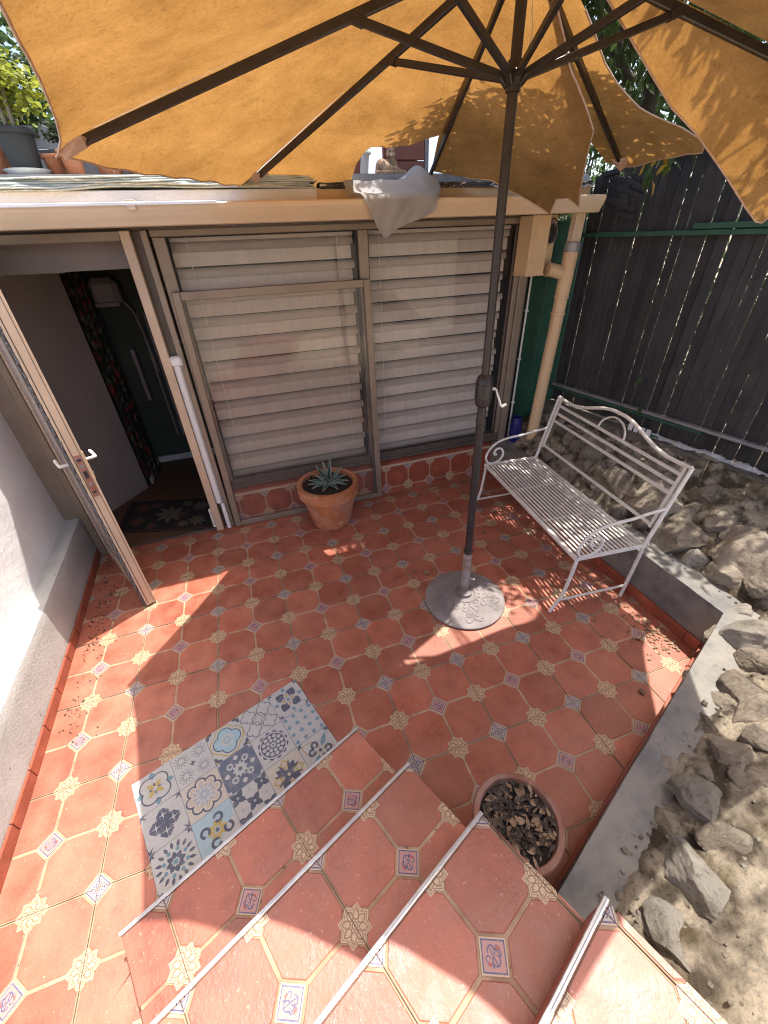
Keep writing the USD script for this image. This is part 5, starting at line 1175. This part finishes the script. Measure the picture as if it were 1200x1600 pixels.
# cloth draped over the gutter
cl = thing('draped_cloth', 'pale ragged cloth draped over the gutter above the windows', 'cloth')
n, mrows = 44, 40; V = []
prof_ = np.array([(0.19, 2.352), (0.12, 2.352), (0.02, 2.358), (-0.06, 2.356), (-0.10, 2.318), (-0.150, 2.290), (-0.205, 2.280), (-0.216, 2.262), (-0.216, 2.20), (-0.212, 2.14), (-0.208, 2.06)])
sl = np.r_[0, np.cumsum(np.linalg.norm(np.diff(prof_, axis=0), axis=1))]; tot = sl[-1]
for i in range(n):
    u = i / (n - 1); x = 1.31 + 0.62 * u
    # ragged lower edge: long tail at left, rising to the right
    end = tot * float(np.interp(u, [0, 0.06, 0.12, 0.22, 0.30, 0.45, 0.60, 0.75, 0.88, 0.93, 1.0], [0.60, 0.62, 0.68, 0.93, 1.0, 0.93, 0.89, 0.85, 0.80, 0.62, 0.50]))
    start = tot * float(np.interp(u, [0, 0.5, 0.75, 1.0], [0.34, 0.22, 0.06, 0.16]))
    for j in range(mrows):
        s_ = start + (end - start) * j / (mrows - 1); y, z = np.interp(s_, sl, prof_[:, 0]), np.interp(s_, sl, prof_[:, 1])
        hang = np.clip((s_ / tot - 0.62) / 0.3, 0, 1)
        wv = 0.010 * math.sin(u * 19 + 2.5 * hang + 3 * s_) * (0.3 + hang) + 0.034 * (meshkit.fbm(np.array([[x * 11, s_ * 7, 4.0]]), 4, 2)[0] - 0.5)
        lift = 0.075 * math.exp(-((u - 0.80) / 0.13) ** 2) * math.exp(-((s_ / tot - 0.32) / 0.16) ** 2)
        V.append((x + 0.02 * (hang) * math.sin(u * 7) - 0.03 * hang * (u - 0.35), y - abs(wv) * 0.8, z + wv * 0.4 * (1 - hang) + lift + 0.004))
idx = np.arange(n * mrows).reshape(n, mrows); q = np.stack([idx[:-1, :-1], idx[1:, :-1], idx[1:, 1:], idx[:-1, 1:]], -1).reshape(-1, 4)
obj('cloth_sheet', trimesh.Trimesh(np.array(V), np.vstack([q[:, [0, 1, 2]], q[:, [0, 2, 3]]]), process=False), 'cloth_thin', cl, smooth=True)
sk = thing('grey_rag', 'grey rag at the right end of the gutter near the fence', 'rag')
n = 24; uu, vv = np.meshgrid(np.linspace(0, 1, n), np.linspace(0, 1, n), indexing='ij')
Vr = np.stack([2.93 + 0.24 * uu, -0.06 + 0.2 * vv, 2.375 + 0.05 * uu * vv + 0.05 * (meshkit.fbm(np.stack([uu * 4, vv * 4, 0 * uu], -1), 3, 6) - 0.5) - 0.05 * (1 - vv) ** 2], -1).reshape(-1, 3)
idx = np.arange(n * n).reshape(n, n); q = np.stack([idx[:-1, :-1], idx[1:, :-1], idx[1:, 1:], idx[:-1, 1:]], -1).reshape(-1, 4)
obj('rag_sheet', trimesh.Trimesh(Vr, np.vstack([q[:, [0, 1, 2]], q[:, [0, 2, 3]]]), process=False), 'cloth_white', sk, smooth=True)

# ---- cat: lying on the roof edge, haunch to the left, head turned to look down
def body_of(bones, joints, edge=0.008, it=10):
    import manifold3d as mf
    tot_ = None
    for a, b in bones:
        (pa, ra), (pb_, rb) = joints[a], joints[b]
        s1 = mf.Manifold.sphere(ra, 24).translate(tuple(map(float, pa))); s2 = mf.Manifold.sphere(rb, 24).translate(tuple(map(float, pb_)))
        h = mf.Manifold.batch_hull([s1, s2]); tot_ = h if tot_ is None else tot_ + h
    tot_ = tot_.refine_to_length(edge); k = tot_.to_mesh(); t = trimesh.Trimesh(k.vert_properties[:, :3], k.tri_verts); trimesh.smoothing.filter_taubin(t, iterations=it); return t
cat = thing('person_watching_cat'.replace('person_watching_', ''), 'ginger and cream tabby cat lying on the roof edge looking down', 'cat', (1.735, 0.285, RZ0))
UsdGeom.Xformable(cat).AddScaleOp().Set(Gf.Vec3f(0.74, 0.74, 0.74))
J = {'rump': ((-0.075, 0.02, 0.060), 0.058), 'mid': ((0.0, 0.045, 0.062), 0.052), 'chest': ((0.045, 0.06, 0.075), 0.046), 'neck': ((0.030, 0.055, 0.125), 0.032), 'head': ((0.018, 0.040, 0.158), 0.041), 'muz': ((0.012, 0.004, 0.146), 0.018), 'cheekl': ((-0.010, 0.026, 0.146), 0.020), 'cheekr': ((0.040, 0.024, 0.146), 0.020),
     'hip': ((-0.070, -0.02, 0.052), 0.045), 'knee': ((0.02, -0.045, 0.030), 0.026), 'hock': ((0.085, -0.050, 0.018), 0.015), 'toe': ((0.125, -0.058, 0.013), 0.013), 'sh': ((0.05, 0.04, 0.06), 0.03), 'elb': ((0.085, 0.02, 0.03), 0.020), 'paw': ((0.135, -0.005, 0.014), 0.014),
     't0': ((-0.125, 0.02, 0.02), 0.016), 't1': ((-0.13, -0.05, 0.014), 0.013), 't2': ((-0.07, -0.082, 0.013), 0.013), 't3': ((0.01, -0.088, 0.012), 0.012), 't4': ((0.07, -0.085, 0.011), 0.009)}
cb = body_of([('rump', 'mid'), ('mid', 'chest'), ('chest', 'neck'), ('neck', 'head'), ('head', 'muz'), ('head', 'cheekl'), ('head', 'cheekr'), ('rump', 'hip'), ('hip', 'knee'), ('knee', 'hock'), ('hock', 'toe'), ('chest', 'sh'), ('sh', 'elb'), ('elb', 'paw'), ('rump', 't0'), ('t0', 't1'), ('t1', 't2'), ('t2', 't3'), ('t3', 't4')], J)
obj('body', cb, 'cat_fur', cat, smooth=True)
for s in (-1, 1):
    e = trimesh.creation.cone(0.015, 0.034, sections=14); e.vertices *= (1, 0.5, 1); e.apply_transform(trimesh.transformations.rotation_matrix(0.25 * s, (0, 1, 0))); e.apply_translation((0.018 + s * 0.026, 0.036, 0.186))
    obj('ear', e, 'cat_fur', cat, smooth=40)
    b = trimesh.creation.icosphere(subdivisions=2, radius=0.0072); b.apply_translation((0.015 + s * 0.0165, 0.0035, 0.166)); obj('eye', b, 'cat_eye', cat, smooth=True)
b = trimesh.creation.icosphere(subdivisions=3, radius=1); b.vertices *= (0.017, 0.012, 0.013); b.apply_translation((0.012, -0.010, 0.141)); obj('muzzle', b, 'cat_white', cat, smooth=True)
b = trimesh.creation.icosphere(subdivisions=2, radius=0.0045); b.vertices *= (1.2, 0.7, 0.8); b.apply_translation((0.012, -0.0215, 0.147)); obj('nose', b, 'cat_nose', cat, smooth=True)

# ================================================================ DOORMATS
MU = np.array([0.942, 0.336, 0]); MV = np.array([0.336, -0.942, 0])          # along the mat, and towards the steps
MO = np.array([-0.385, -1.892, 0.0])
W5 = 0.171; NAVY, TEAL, GOLD, PALE, GREY, SAND = (0.082, 0.090, 0.125), (0.13, 0.235, 0.285), (0.40, 0.30, 0.10), (0.42, 0.41, 0.395), (0.30, 0.32, 0.35), (0.45, 0.40, 0.34)
dm = thing('patterned_doormat', 'blue grey doormat printed with fourteen patterned tiles at the steps', 'doormat')
obj('backing', frame_to_world(bbox(0, 5 * W5, 0, 0.512, 0.002, 0.0062, 0.001), MO, MU, MV, (0, 0, 1)), 'mat_back' if 'mat_back' in M else 'grey_plastic', dm)
H = W5 / 2 - 0.0015
SQ = sg.box(-H, -H, H, H)
def ring(r, w): return disc(0, 0, r, 10).difference(disc(0, 0, r - w, 10))
def lobes(n, r, rl, a0=0): return unary_union([disc(r * math.cos(a0 + 2 * math.pi * k / n), r * math.sin(a0 + 2 * math.pi * k / n), rl, 6) for k in range(n)] + [disc(0, 0, r, 6)])
def stars(n, r0, r1): return sg.Polygon([((r0 if k % 2 else r1) * math.cos(math.pi * k / n), (r0 if k % 2 else r1) * math.sin(math.pi * k / n)) for k in range(2 * n)])
pet = lambda n, r0, r1, w, a0=0.0: unary_union([petal(r0, r1, w, 360 * k / n + a0) for k in range(n)])
corners = lambda g: unary_union([affinity.translate(g, x, y) for x in (-H, H) for y in (-H, H)])
def pat(kind):
    if kind == 'quatre_gold':
        b = lobes(4, 0.034, 0.034, math.pi / 4); return [(SQ, PALE), (pet(4, 0.055, 0.082, 0.012), TEAL), (b.buffer(0.006), NAVY), (b, PALE), (pet(4, 0.006, 0.046, 0.011, 45), GOLD), (pet(4, 0.010, 0.030, 0.004), NAVY)]
    if kind == 'star_field':
        g = [affinity.translate(stars(8, 0.007, 0.0165), x * 0.036, y * 0.036) for x in (-2, -1, 0, 1, 2) for y in (-2, -1, 0, 1, 2) if (x + y) % 2 == 0]
        t = [affinity.translate(stars(4, 0.004, 0.020), x * 0.036, y * 0.036) for x in (-2, -1, 0, 1, 2) for y in (-2, -1, 0, 1, 2) if (x + y) % 2]
        return [(SQ, PALE), (affinity.rotate(sg.box(-0.050, -0.050, 0.050, 0.050), 45), NAVY), (unary_union(g), PALE), (unary_union(t), PALE), (pet(4, 0.0, 0.030, 0.010, 45), NAVY), (corners(stars(8, 0.012, 0.034)), NAVY)]
    if kind == 'petal_teal':
        return [(SQ, PALE), (pet(16, 0.052, 0.080, 0.0065), NAVY), (pet(8, 0.012, 0.040, 0.010), NAVY), (unary_union([disc(0.046 * math.cos(k * math.pi / 4 + .39), 0.046 * math.sin(k * math.pi / 4 + .39), 0.008) for k in range(8)]), TEAL), (disc(0, 0, 0.010), TEAL), (corners(pet(8, 0.004, 0.024, 0.005)), NAVY)]
    if kind == 'dandelion':
        g = unary_union([affinity.translate(unary_union([pet(14, 0.010, 0.030, 0.0016)] + [disc(0.032 * math.cos(k * 0.449), 0.032 * math.sin(k * 0.449), 0.0024, 2) for k in range(14)]), x, y) for x, y in ((-0.042, 0.042), (0.042, -0.042), (0.042, 0.042), (-0.042, -0.042))])
        return [(SQ, PALE), (g, NAVY), (pet(4, 0.0, 0.016, 0.004), NAVY)]
    if kind == 'medal_sand':
        b = unary_union([lobes(8, 0.055, 0.020)]); return [(SQ, SAND), (b.buffer(0.007), NAVY), (b, SAND), (b.buffer(-0.012), GOLD), (b.buffer(-0.015), PALE), (pet(12, 0.028, 0.050, 0.006), GREY), (pet(8, 0.006, 0.028, 0.008), GREY)]
    if kind == 'swirl_gold':
        g = unary_union([affinity.rotate(line(arc(0.045, 0.018, 0.017, -60, 220), 0.0055), a, origin=(0, 0)) for a in (0, 90, 180, 270)]); return [(SQ, PALE), (sg.Polygon([(-H, -H), (H, -H), (H, -0.03), (-0.03, H), (-H, H)]), (0.30, 0.40, 0.45)), (pet(8, 0.010, 0.045, 0.009), GOLD), (g, NAVY), (disc(0, 0, 0.008), NAVY)]
    if kind == 'medal_teal':
        b = lobes(4, 0.032, 0.030, 0.0); return [(SQ, PALE), (b.buffer(0.024), GOLD), (b.buffer(0.018), PALE), (b.buffer(0.008), NAVY), (b.buffer(0.003), (0.28, 0.42, 0.47)), (pet(8, 0.008, 0.042, 0.009), PALE), (ring(0.018, 0.003), TEAL), (corners(lobes(4, 0.018, 0.014)), NAVY), (corners(disc(0, 0, 0.010)), GOLD)]
    if kind == 'dark_flower':
        g = unary_union([affinity.translate(pet(8, 0.006, 0.019, 0.005), 0.052 * math.cos(a), 0.052 * math.sin(a)) for a in (0.785, 2.356, 3.927, 5.498)]); return [(SQ, (0.11, 0.125, 0.17)), (pet(10, 0.008, 0.038, 0.008), PALE), (g, PALE), (pet(4, 0.050, 0.076, 0.012), PALE), (corners(pet(8, 0.004, 0.020, 0.005)), PALE)]
    if kind == 'circles':
        g = unary_union([affinity.translate(pet(4, -0.0, 0.040, 0.013, 45), x, y) for x in (-0.057, 0, 0.057) for y in (-0.057, 0, 0.057) if (round((x + y) / 0.057)) % 2 == 0]); return [(SQ, PALE), (g, NAVY), (unary_union([disc(x, y, 0.006) for x in (-0.057, 0, 0.057) for y in (-0.057, 0, 0.057)]), GREY)]
    if kind == 'quatre_line':
        g = unary_union([affinity.translate(lobes(4, 0.020, 0.016, 0), x, y) for x, y in ((0.043, 0.043), (-0.043, 0.043), (0.043, -0.043), (-0.043, -0.043))]); c = stars(4, 0.014, 0.036); return [(SQ, PALE), (g.buffer(0.0035), NAVY), (g, PALE), (c.buffer(0.003), NAVY), (c, PALE)]
    if kind == 'round_medal':
        g = unary_union([disc(0.046 * math.cos(k * 0.5236), 0.046 * math.sin(k * 0.5236), 0.0095) for k in range(12)]); g2 = unary_union([disc(0.027 * math.cos(k * 0.785), 0.027 * math.sin(k * 0.785), 0.0085) for k in range(8)]); return [(SQ, PALE), (lobes(12, 0.062, 0.013), NAVY), (disc(0, 0, 0.066, 10), PALE), (disc(0, 0, 0.060, 10), NAVY), (g, PALE), (g2, PALE), (pet(8, 0.004, 0.016, 0.005), PALE)]
    if kind == 'fleur':
        g = unary_union([pet(4, 0.010, 0.066, 0.017, 45), stars(8, 0.016, 0.03), pet(8, 0.030, 0.070, 0.005, 22)]); return [(SQ, SAND), (pet(4, 0.03, 0.078, 0.022, 0), GOLD), (pet(4, 0.04, 0.070, 0.012, 0), SAND), (g, NAVY), (disc(0, 0, 0.008), SAND)]
    if kind == 'dark_cross':
        g = unary_union([pet(4, 0.020, 0.074, 0.026, 45)]); return [(SQ, PALE), (g, NAVY), (pet(4, 0.008, 0.046, 0.015, 0), PALE), (pet(4, 0.014, 0.036, 0.007, 0), GOLD), (unary_union([pet(4, 0.056, 0.080, 0.010, 0), disc(0, 0, 0.009)]), TEAL), (corners(pet(8, 0.006, 0.026, 0.005)), NAVY)]
    if kind == 'teal_stars':
        g = unary_union([affinity.translate(stars(8, 0.007, 0.0155), x * 0.046, y * 0.046) for x in (-1.5, -0.5, 0.5, 1.5) for y in (-1.5, -0.5, 0.5, 1.5)]); return [(SQ, PALE), (unary_union([line([(-H, y), (H, y)], 0.0006) for y in (-0.046, 0, 0.046)] + [line([(y, -H), (y, H)], 0.0006) for y in (-0.046, 0, 0.046)]), GREY), (g, TEAL)]
    g = unary_union([affinity.rotate(unary_union([line(arc(0.036, 0.018, 0.014, -90, 200, 12), 0.0055), line(arc(0.036, -0.018, 0.014, 90, -200, 12), 0.0055)]), a, origin=(0, 0)) for a in (45, 225)])
    return [(SQ, PALE), (pet(2, 0.0, 0.10, 0.036, 45), GOLD), (pet(2, 0.004, 0.094, 0.031, 45), PALE), (g, NAVY), (pet(2, 0.02, 0.09, 0.012, 135), TEAL), (corners(pet(8, 0.004, 0.026, 0.006)), NAVY), (disc(0, 0, 0.008), NAVY)]
GRID = [['quatre_gold', 'star_field', 'petal_teal'], ['dandelion', 'medal_sand', 'swirl_gold'], ['medal_teal', 'dark_flower', 'circles'], ['quatre_line', 'round_medal', 'fleur'], ['dark_cross', 'teal_stars', 'scrolls']]
for i, colm in enumerate(GRID):
    for j, kind in enumerate(colm):
        its = [(g.intersection(SQ), c, 0.0002 * n) for n, (g, c) in enumerate(pat(kind))]
        m, c = flat_print(its)
        m.vertices += ((i + 0.5) * W5, (j + 0.5) * W5 - 0.0005, 0)
        obj('printed_tile', frame_to_world(m, MO + np.array([0, 0, 0.0064]), MU, MV, (0, 0, 1)), 'mat_print', dm, tint=c)

# dark floral mat inside the door
fm = thing('floral_doormat', 'dark red floral doormat lying in the open doorway', 'doormat')
FO = np.array([-0.885, 0.385, 0.006]); FU = np.array([0.945, -0.327, 0]) ; FU = np.array([0.948, -0.318, 0]); FV = np.array([-0.1, 0.63, 0]); FV = np.array([0.318, 0.948, 0]) * 1.0
FO = np.array([-0.86, 0.36, 0.008]); FU = np.array([0.957, -0.290, 0]); FV = np.array([0.10, 0.995, 0])
obj('pile', frame_to_world(bbox(0, 0.86, 0, 0.52, 0.0, 0.010, 0.002), FO, FU, FV, (0, 0, 1)), 'interior_dark', fm)
r2 = np.random.default_rng(77); RED_, GR_, SD_, BK_ = (0.15, 0.035, 0.028), (0.06, 0.066, 0.045), (0.16, 0.11, 0.07), (0.018, 0.015, 0.015)
its = [(sg.box(0.004, 0.004, 0.856, 0.516), BK_, 0.0)]
for k, (x, y, s) in enumerate([(0.43, 0.26, 1.0), (0.15, 0.15, 0.6), (0.70, 0.14, 0.6), (0.16, 0.38, 0.6), (0.70, 0.38, 0.6), (0.28, 0.42, 0.4), (0.58, 0.09, 0.4), (0.30, 0.08, 0.4), (0.57, 0.43, 0.4)]):
    T = lambda g: affinity.translate(affinity.scale(affinity.rotate(g, 40 * k, origin=(0, 0)), s, s, origin=(0, 0)), x, y)
    its += [(T(pet(8, 0.05, 0.15, 0.022)), GR_ if k % 2 else SD_, 0.0003 + 0.00002 * k), (T(pet(8, 0.02, 0.09, 0.020, 22)), RED_ if k % 2 else (0.10, 0.10, 0.075), 0.0007 + 0.00002 * k), (T(disc(0, 0, 0.022)), SD_, 0.0011 + 0.00002 * k)]
    for q in range(3): its.append((T(line(arc(0.12, 0.05 * q - 0.05, 0.05, 20 + 90 * q, 200 + 90 * q), 0.005)), SD_ if q % 2 else RED_, 0.0015 + 0.00002 * (3 * k + q)))
B_ = sg.box(0.004, 0.004, 0.856, 0.516); its = [(g.intersection(B_), c, z) for g, c, z in its]
its.append((B_.difference(B_.buffer(-0.012)), (0.14, 0.04, 0.03), 0.003))
m, c = flat_print(its); obj('floral_print', frame_to_world(m, FO + np.array([0, 0, 0.0102]), FU, FV, (0, 0, 1)), 'carpet_print', fm, tint=c)
# interior things
cu = thing('floral_curtain', 'narrow dark curtain with red flowers hanging inside the doorway', 'curtain')
n, mm = 30, 60; V = []
for i in range(n):
    for j in range(mm):
        u, z = i / (n - 1), 0.03 + 1.92 * j / (mm - 1); V.append((-0.685 + 0.075 * u, 1.17 + 0.30 * u + 0.018 * math.sin(u * 20), z))
idx = np.arange(n * mm).reshape(n, mm); q = np.stack([idx[:-1, :-1], idx[1:, :-1], idx[1:, 1:], idx[:-1, 1:]], -1).reshape(-1, 4); V = np.array(V)
nn_ = meshkit.noise(V * 22, 3); n3 = meshkit.noise(V * 30, 8); cc = np.where((nn_ > 0.72)[:, None], (0.30, 0.045, 0.03), np.where((n3 > 0.68)[:, None], (0.16, 0.17, 0.10), (0.03, 0.03, 0.026)))
obj('drape', trimesh.Trimesh(V, np.vstack([q[:, [0, 1, 2]], q[:, [0, 2, 3]]]), process=False), 'carpet_print', cu, smooth=True, tint=cc)
ac = thing('air_conditioner', 'pale wall air conditioner high in the dark hall', 'air conditioner')
obj('casing', bbox(-0.64, -0.40, 1.50, 1.725, 1.63, 1.86, 0.05), 'interior_pale', ac); obj('louvre', bbox(-0.62, -0.42, 1.49, 1.505, 1.64, 1.67, 0.003), 'interior_pale', ac)
obj('hose', tube(spline([(-0.41, 1.62, 1.66), (-0.36, 1.64, 1.55), (-0.34, 1.68, 1.3), (-0.33, 1.70, 1.0)], 5), 0.010, 8), 'interior_brown', ac)
pf = thing('picture_frame', 'dark framed picture on the hall wall', 'picture')
for a, b, c2, d2 in ((-0.26, -0.23, 1.25, 1.75), (0.02, 0.05, 1.25, 1.75), (-0.23, 0.02, 1.25, 1.28), (-0.23, 0.02, 1.72, 1.75)):
    obj('moulding', bbox(a, b, 1.70, 1.729, c2, d2), 'plastic_pot_brown', pf)
obj('picture_panel', box(-0.23, 0.02, 1.716, 1.728, 1.28, 1.72), 'interior_dark', pf)

# ================================================================ TREES BEYOND THE FENCE
def leaves_mesh(C, L, W, r, droop=0.6):
    """one mesh of many folded pointed leaves at the points C"""
    n = len(C); az = r.uniform(0, 2 * np.pi, n); el = r.normal(-droop, 0.5, n); ro = r.uniform(-0.9, 0.9, n)
    d = np.stack([np.cos(az) * np.cos(el), np.sin(az) * np.cos(el), np.sin(el)], -1); s = np.stack([-np.sin(az), np.cos(az), 0 * az], -1); u = np.cross(d, s)
    s2 = s * np.cos(ro)[:, None] + u * np.sin(ro)[:, None]; u2 = -s * np.sin(ro)[:, None] + u * np.cos(ro)[:, None]
    l = L * r.uniform(0.6, 1.25, n)[:, None]; w = W * r.uniform(0.7, 1.2, n)[:, None]
    P = [C, C + d * l * 0.35 + s2 * w + u2 * w * 0.35, C + d * l * 0.35 - s2 * w + u2 * w * 0.35, C + d * l * 0.75 + s2 * w * 0.6 - u2 * w * 0.1, C + d * l * 0.75 - s2 * w * 0.6 - u2 * w * 0.1, C + d * l - u2 * l * 0.12, C + d * l * 0.4]
    V = np.stack(P, 1).reshape(-1, 3); b = (np.arange(n) * 7)[:, None]
    T = [(0, 1, 6), (0, 6, 2), (1, 3, 6), (6, 4, 2), (3, 5, 6), (6, 5, 4)]
    F = np.concatenate([b + np.array([t]) for t in T]); return trimesh.Trimesh(V, F, process=False)
r2 = np.random.default_rng(42)
tree = thing('overhanging_tree', 'leafy tree behind the black fence seen through the torn umbrella', 'tree')
obj('trunk', tube(spline([(3.95, 0.55, 0.5), (3.92, 0.42, 1.6), (3.86, 0.33, 2.6), (3.72, 0.25, 3.5), (3.5, 0.2, 4.3), (3.3, 0.2, 5.0)], 6), np.linspace(0.085, 0.03, 31), 12), 'bark', tree, smooth=60)
limbs = []
ends = []
for k in range(30):
    a = r2.uniform(0, 6.28); z0 = r2.uniform(2.6, 4.4); s0 = np.array([3.9 - 0.25 * (z0 - 2), 0.35, z0]); e = np.array([3.0 + 1.55 * math.cos(a) * r2.uniform(0.35, 1), 0.25 + 1.4 * math.sin(a) * r2.uniform(0.35, 1), z0 + r2.uniform(0.4, 1.2)])
    limbs.append(tube(spline([s0, (s0 + e) / 2 + (0, 0, 0.15), e], 5), np.linspace(0.028, 0.006, 11), 6)); ends.append((s0, e))
for l_ in limbs: obj('limb', l_, 'bark', tree, smooth=60)
shade = sg.Polygon([(0.85, -0.40), (1.2, -1.10), (1.75, -1.36), (1.95, -1.66), (2.40, -1.78), (2.58, -1.80), (2.74, -2.08), (3.3, -2.35), (4.4, -1.2), (4.6, 0.6), (3.6, 1.8), (0.7, 1.4)])
sv = SUN_DIR / SUN_DIR[2]
rear = sg.Polygon([(1.0, -0.45), (1.3, -1.15), (1.9, -1.40), (2.2, -1.25), (2.3, -0.2), (1.2, 0.3)]); south = sg.Polygon([(1.30, -1.82), (2.36, -1.78), (2.3, -2.05), (1.9, -2.3), (1.35, -2.2)])  # areas for extra leaf clusters, added to shade the torn canopy panels
C = []
for poly, cnt in ((rear, 60), (south, 26)):
    x0_, y0_, x1_, y1_ = poly.bounds; k = 0
    while k < cnt:
        f = np.array([r2.uniform(x0_, x1_), r2.uniform(y0_, y1_)])
        if not poly.contains(sg.Point(f)): continue
        k += 1; z = r2.uniform(3.3, 4.4); p_ = np.array([f[0] + sv[0] * z, f[1] + sv[1] * z, z]) + r2.normal(0, 1, (60, 3)) * (0.14, 0.14, 0.10)
        fl = p_[:, :2] - sv[:2] * p_[:, 2:3]; C.append(p_[shapely.contains_xy(poly.buffer(0.03), fl[:, 0], fl[:, 1])])
C = [c for c in C if len(c) > 3]; added_shade_leaves = np.vstack(C); C0 = len(C)
while len(C) < 215 + C0:
    f = np.array([r2.uniform(0.7, 4.6), r2.uniform(-2.35, 1.8)])
    if not shade.contains(sg.Point(f)): continue
    z = 2.95 + abs(r2.normal(0, 0.75)) if f[0] > 1.4 else r2.uniform(3.4, 4.6)
    C.append(np.array([f[0] + sv[0] * z, f[1] + sv[1] * z, z]) + r2.normal(0, 1, (int(r2.uniform(40, 85)), 3)) * (0.16, 0.16, 0.11))
twigs = [tube([c.mean(0), min((e for e in ends), key=lambda e: np.linalg.norm(e[1] - c.mean(0)))[1]], [0.004, 0.008], 5) for c in C]
obj('twig', twigs, 'bark', tree, kind='stuff')
C = np.vstack(C[C0:])
fl = C[:, :2] - sv[:2] * C[:, 2:3]
C = C[(C[:, 2] > 2.9) & shapely.contains_xy(shade.buffer(0.04), fl[:, 0], fl[:, 1])]
C = np.vstack([C, added_shade_leaves])  # crown also takes in the clusters added for shade
obj('crown', leaves_mesh(C, 0.105, 0.019, r2), 'leaf_tree', tree)
# hanging twigs seen through the tear, close to the fence
C, tw = [], []
for k in range(26):
    b = np.array([r2.uniform(3.15, 4.2), r2.uniform(-0.75, 0.35), r2.uniform(2.6, 3.5)]); e = b + np.array([r2.normal(-0.05, 0.15), r2.normal(0, 0.15), -r2.uniform(0.25, 0.7)])
    if e[0] < 3.42: e[0] = 3.42 + r2.uniform(0, 0.2)
    tw.append(tube(spline([b, (b + e) / 2 + r2.normal(0, 0.04, 3), e], 4), 0.0035, 5))
    for t in np.linspace(0.1, 1, 15): C.append(b + (e - b) * t + r2.normal(0, 0.03, 3))
obj('hanging_twig', tw, 'bark', tree); C = np.array(C)
obj('hanging_leaves', leaves_mesh(C, 0.12, 0.021, r2, 0.9), 'leaf_tree', tree)
# one spray that pokes over the fence, some leaves turned yellow
sprig = thing('leafy_branch', 'leafy branch with yellowing leaves poking over the fence below the tear', 'branch')
b, e = np.array([3.60, -0.25, 2.62]), np.array([3.10, -0.62, 2.36])
obj('twig', [tube(spline([b, (b + e) / 2 + (0, 0, 0.06), e], 5), 0.004, 6), tube([b + (e - b) * 0.5 + (0, 0, 0.06), e + (0.05, 0.25, 0.10)], 0.003, 5)], 'stem_pale', sprig)
C = np.array([b + (e - b) * t + (0, 0, 0.05 * math.sin(3.14 * t)) + r2.normal(0, 0.035, 3) for t in np.linspace(0.15, 1, 34)])
obj('green_leaves', leaves_mesh(C, 0.12, 0.024, r2, 0.8), 'leaf_tree', sprig)
obj('yellow_leaves', leaves_mesh(C[12::4] + (0, -0.02, -0.03), 0.10, 0.023, r2, 1.0), 'leaf_yellow', sprig)
# shrubs behind the fence fill the gaps with green
for k, (x, y, h) in enumerate(((4.7, -1.3, 0.75), (4.6, -0.3, 1.0), (4.9, -2.1, 0.6), (5.0, 1.1, 2.3), (6.2, -0.6, 2.8), (5.2, 2.6, 2.6), (7.0, 1.2, 3.4), (4.3, 1.7, 1.9))):
    lab = ['low green shrub behind the right part of the fence', 'green shrub behind the middle of the fence', 'small shrub behind the far right fence slats', 'tall shrub far behind the fence corner', 'broad tall shrub behind the fence gaps', 'leafy tall shrub behind the corner of the roof', 'tallest shrub farthest behind the fence', 'dense shrub just behind the fence corner post'][k]
    sh_ = thing('shrub', lab, 'shrub', (x, y, 0.6), 0, None)
    obj('stem', [tube(spline([(0, 0, -0.1), (0.1 * math.cos(a), 0.1 * math.sin(a), h * 0.5), (0.3 * math.cos(a), 0.3 * math.sin(a), h)], 4), 0.012, 6) for a in (0.3, 2.2, 4.4)], 'bark', sh_)
    w_s = 0.26 + 0.12 * h; C = r2.normal(0, 1, (int(420 + 900 * h), 3)) * (w_s, w_s * 1.1, 0.3 * h) + (0, 0, h * 0.62)
    obj('foliage', leaves_mesh(C[C[:, 2] > 0.05], 0.09, 0.02, r2), 'leaf_tree', sh_)
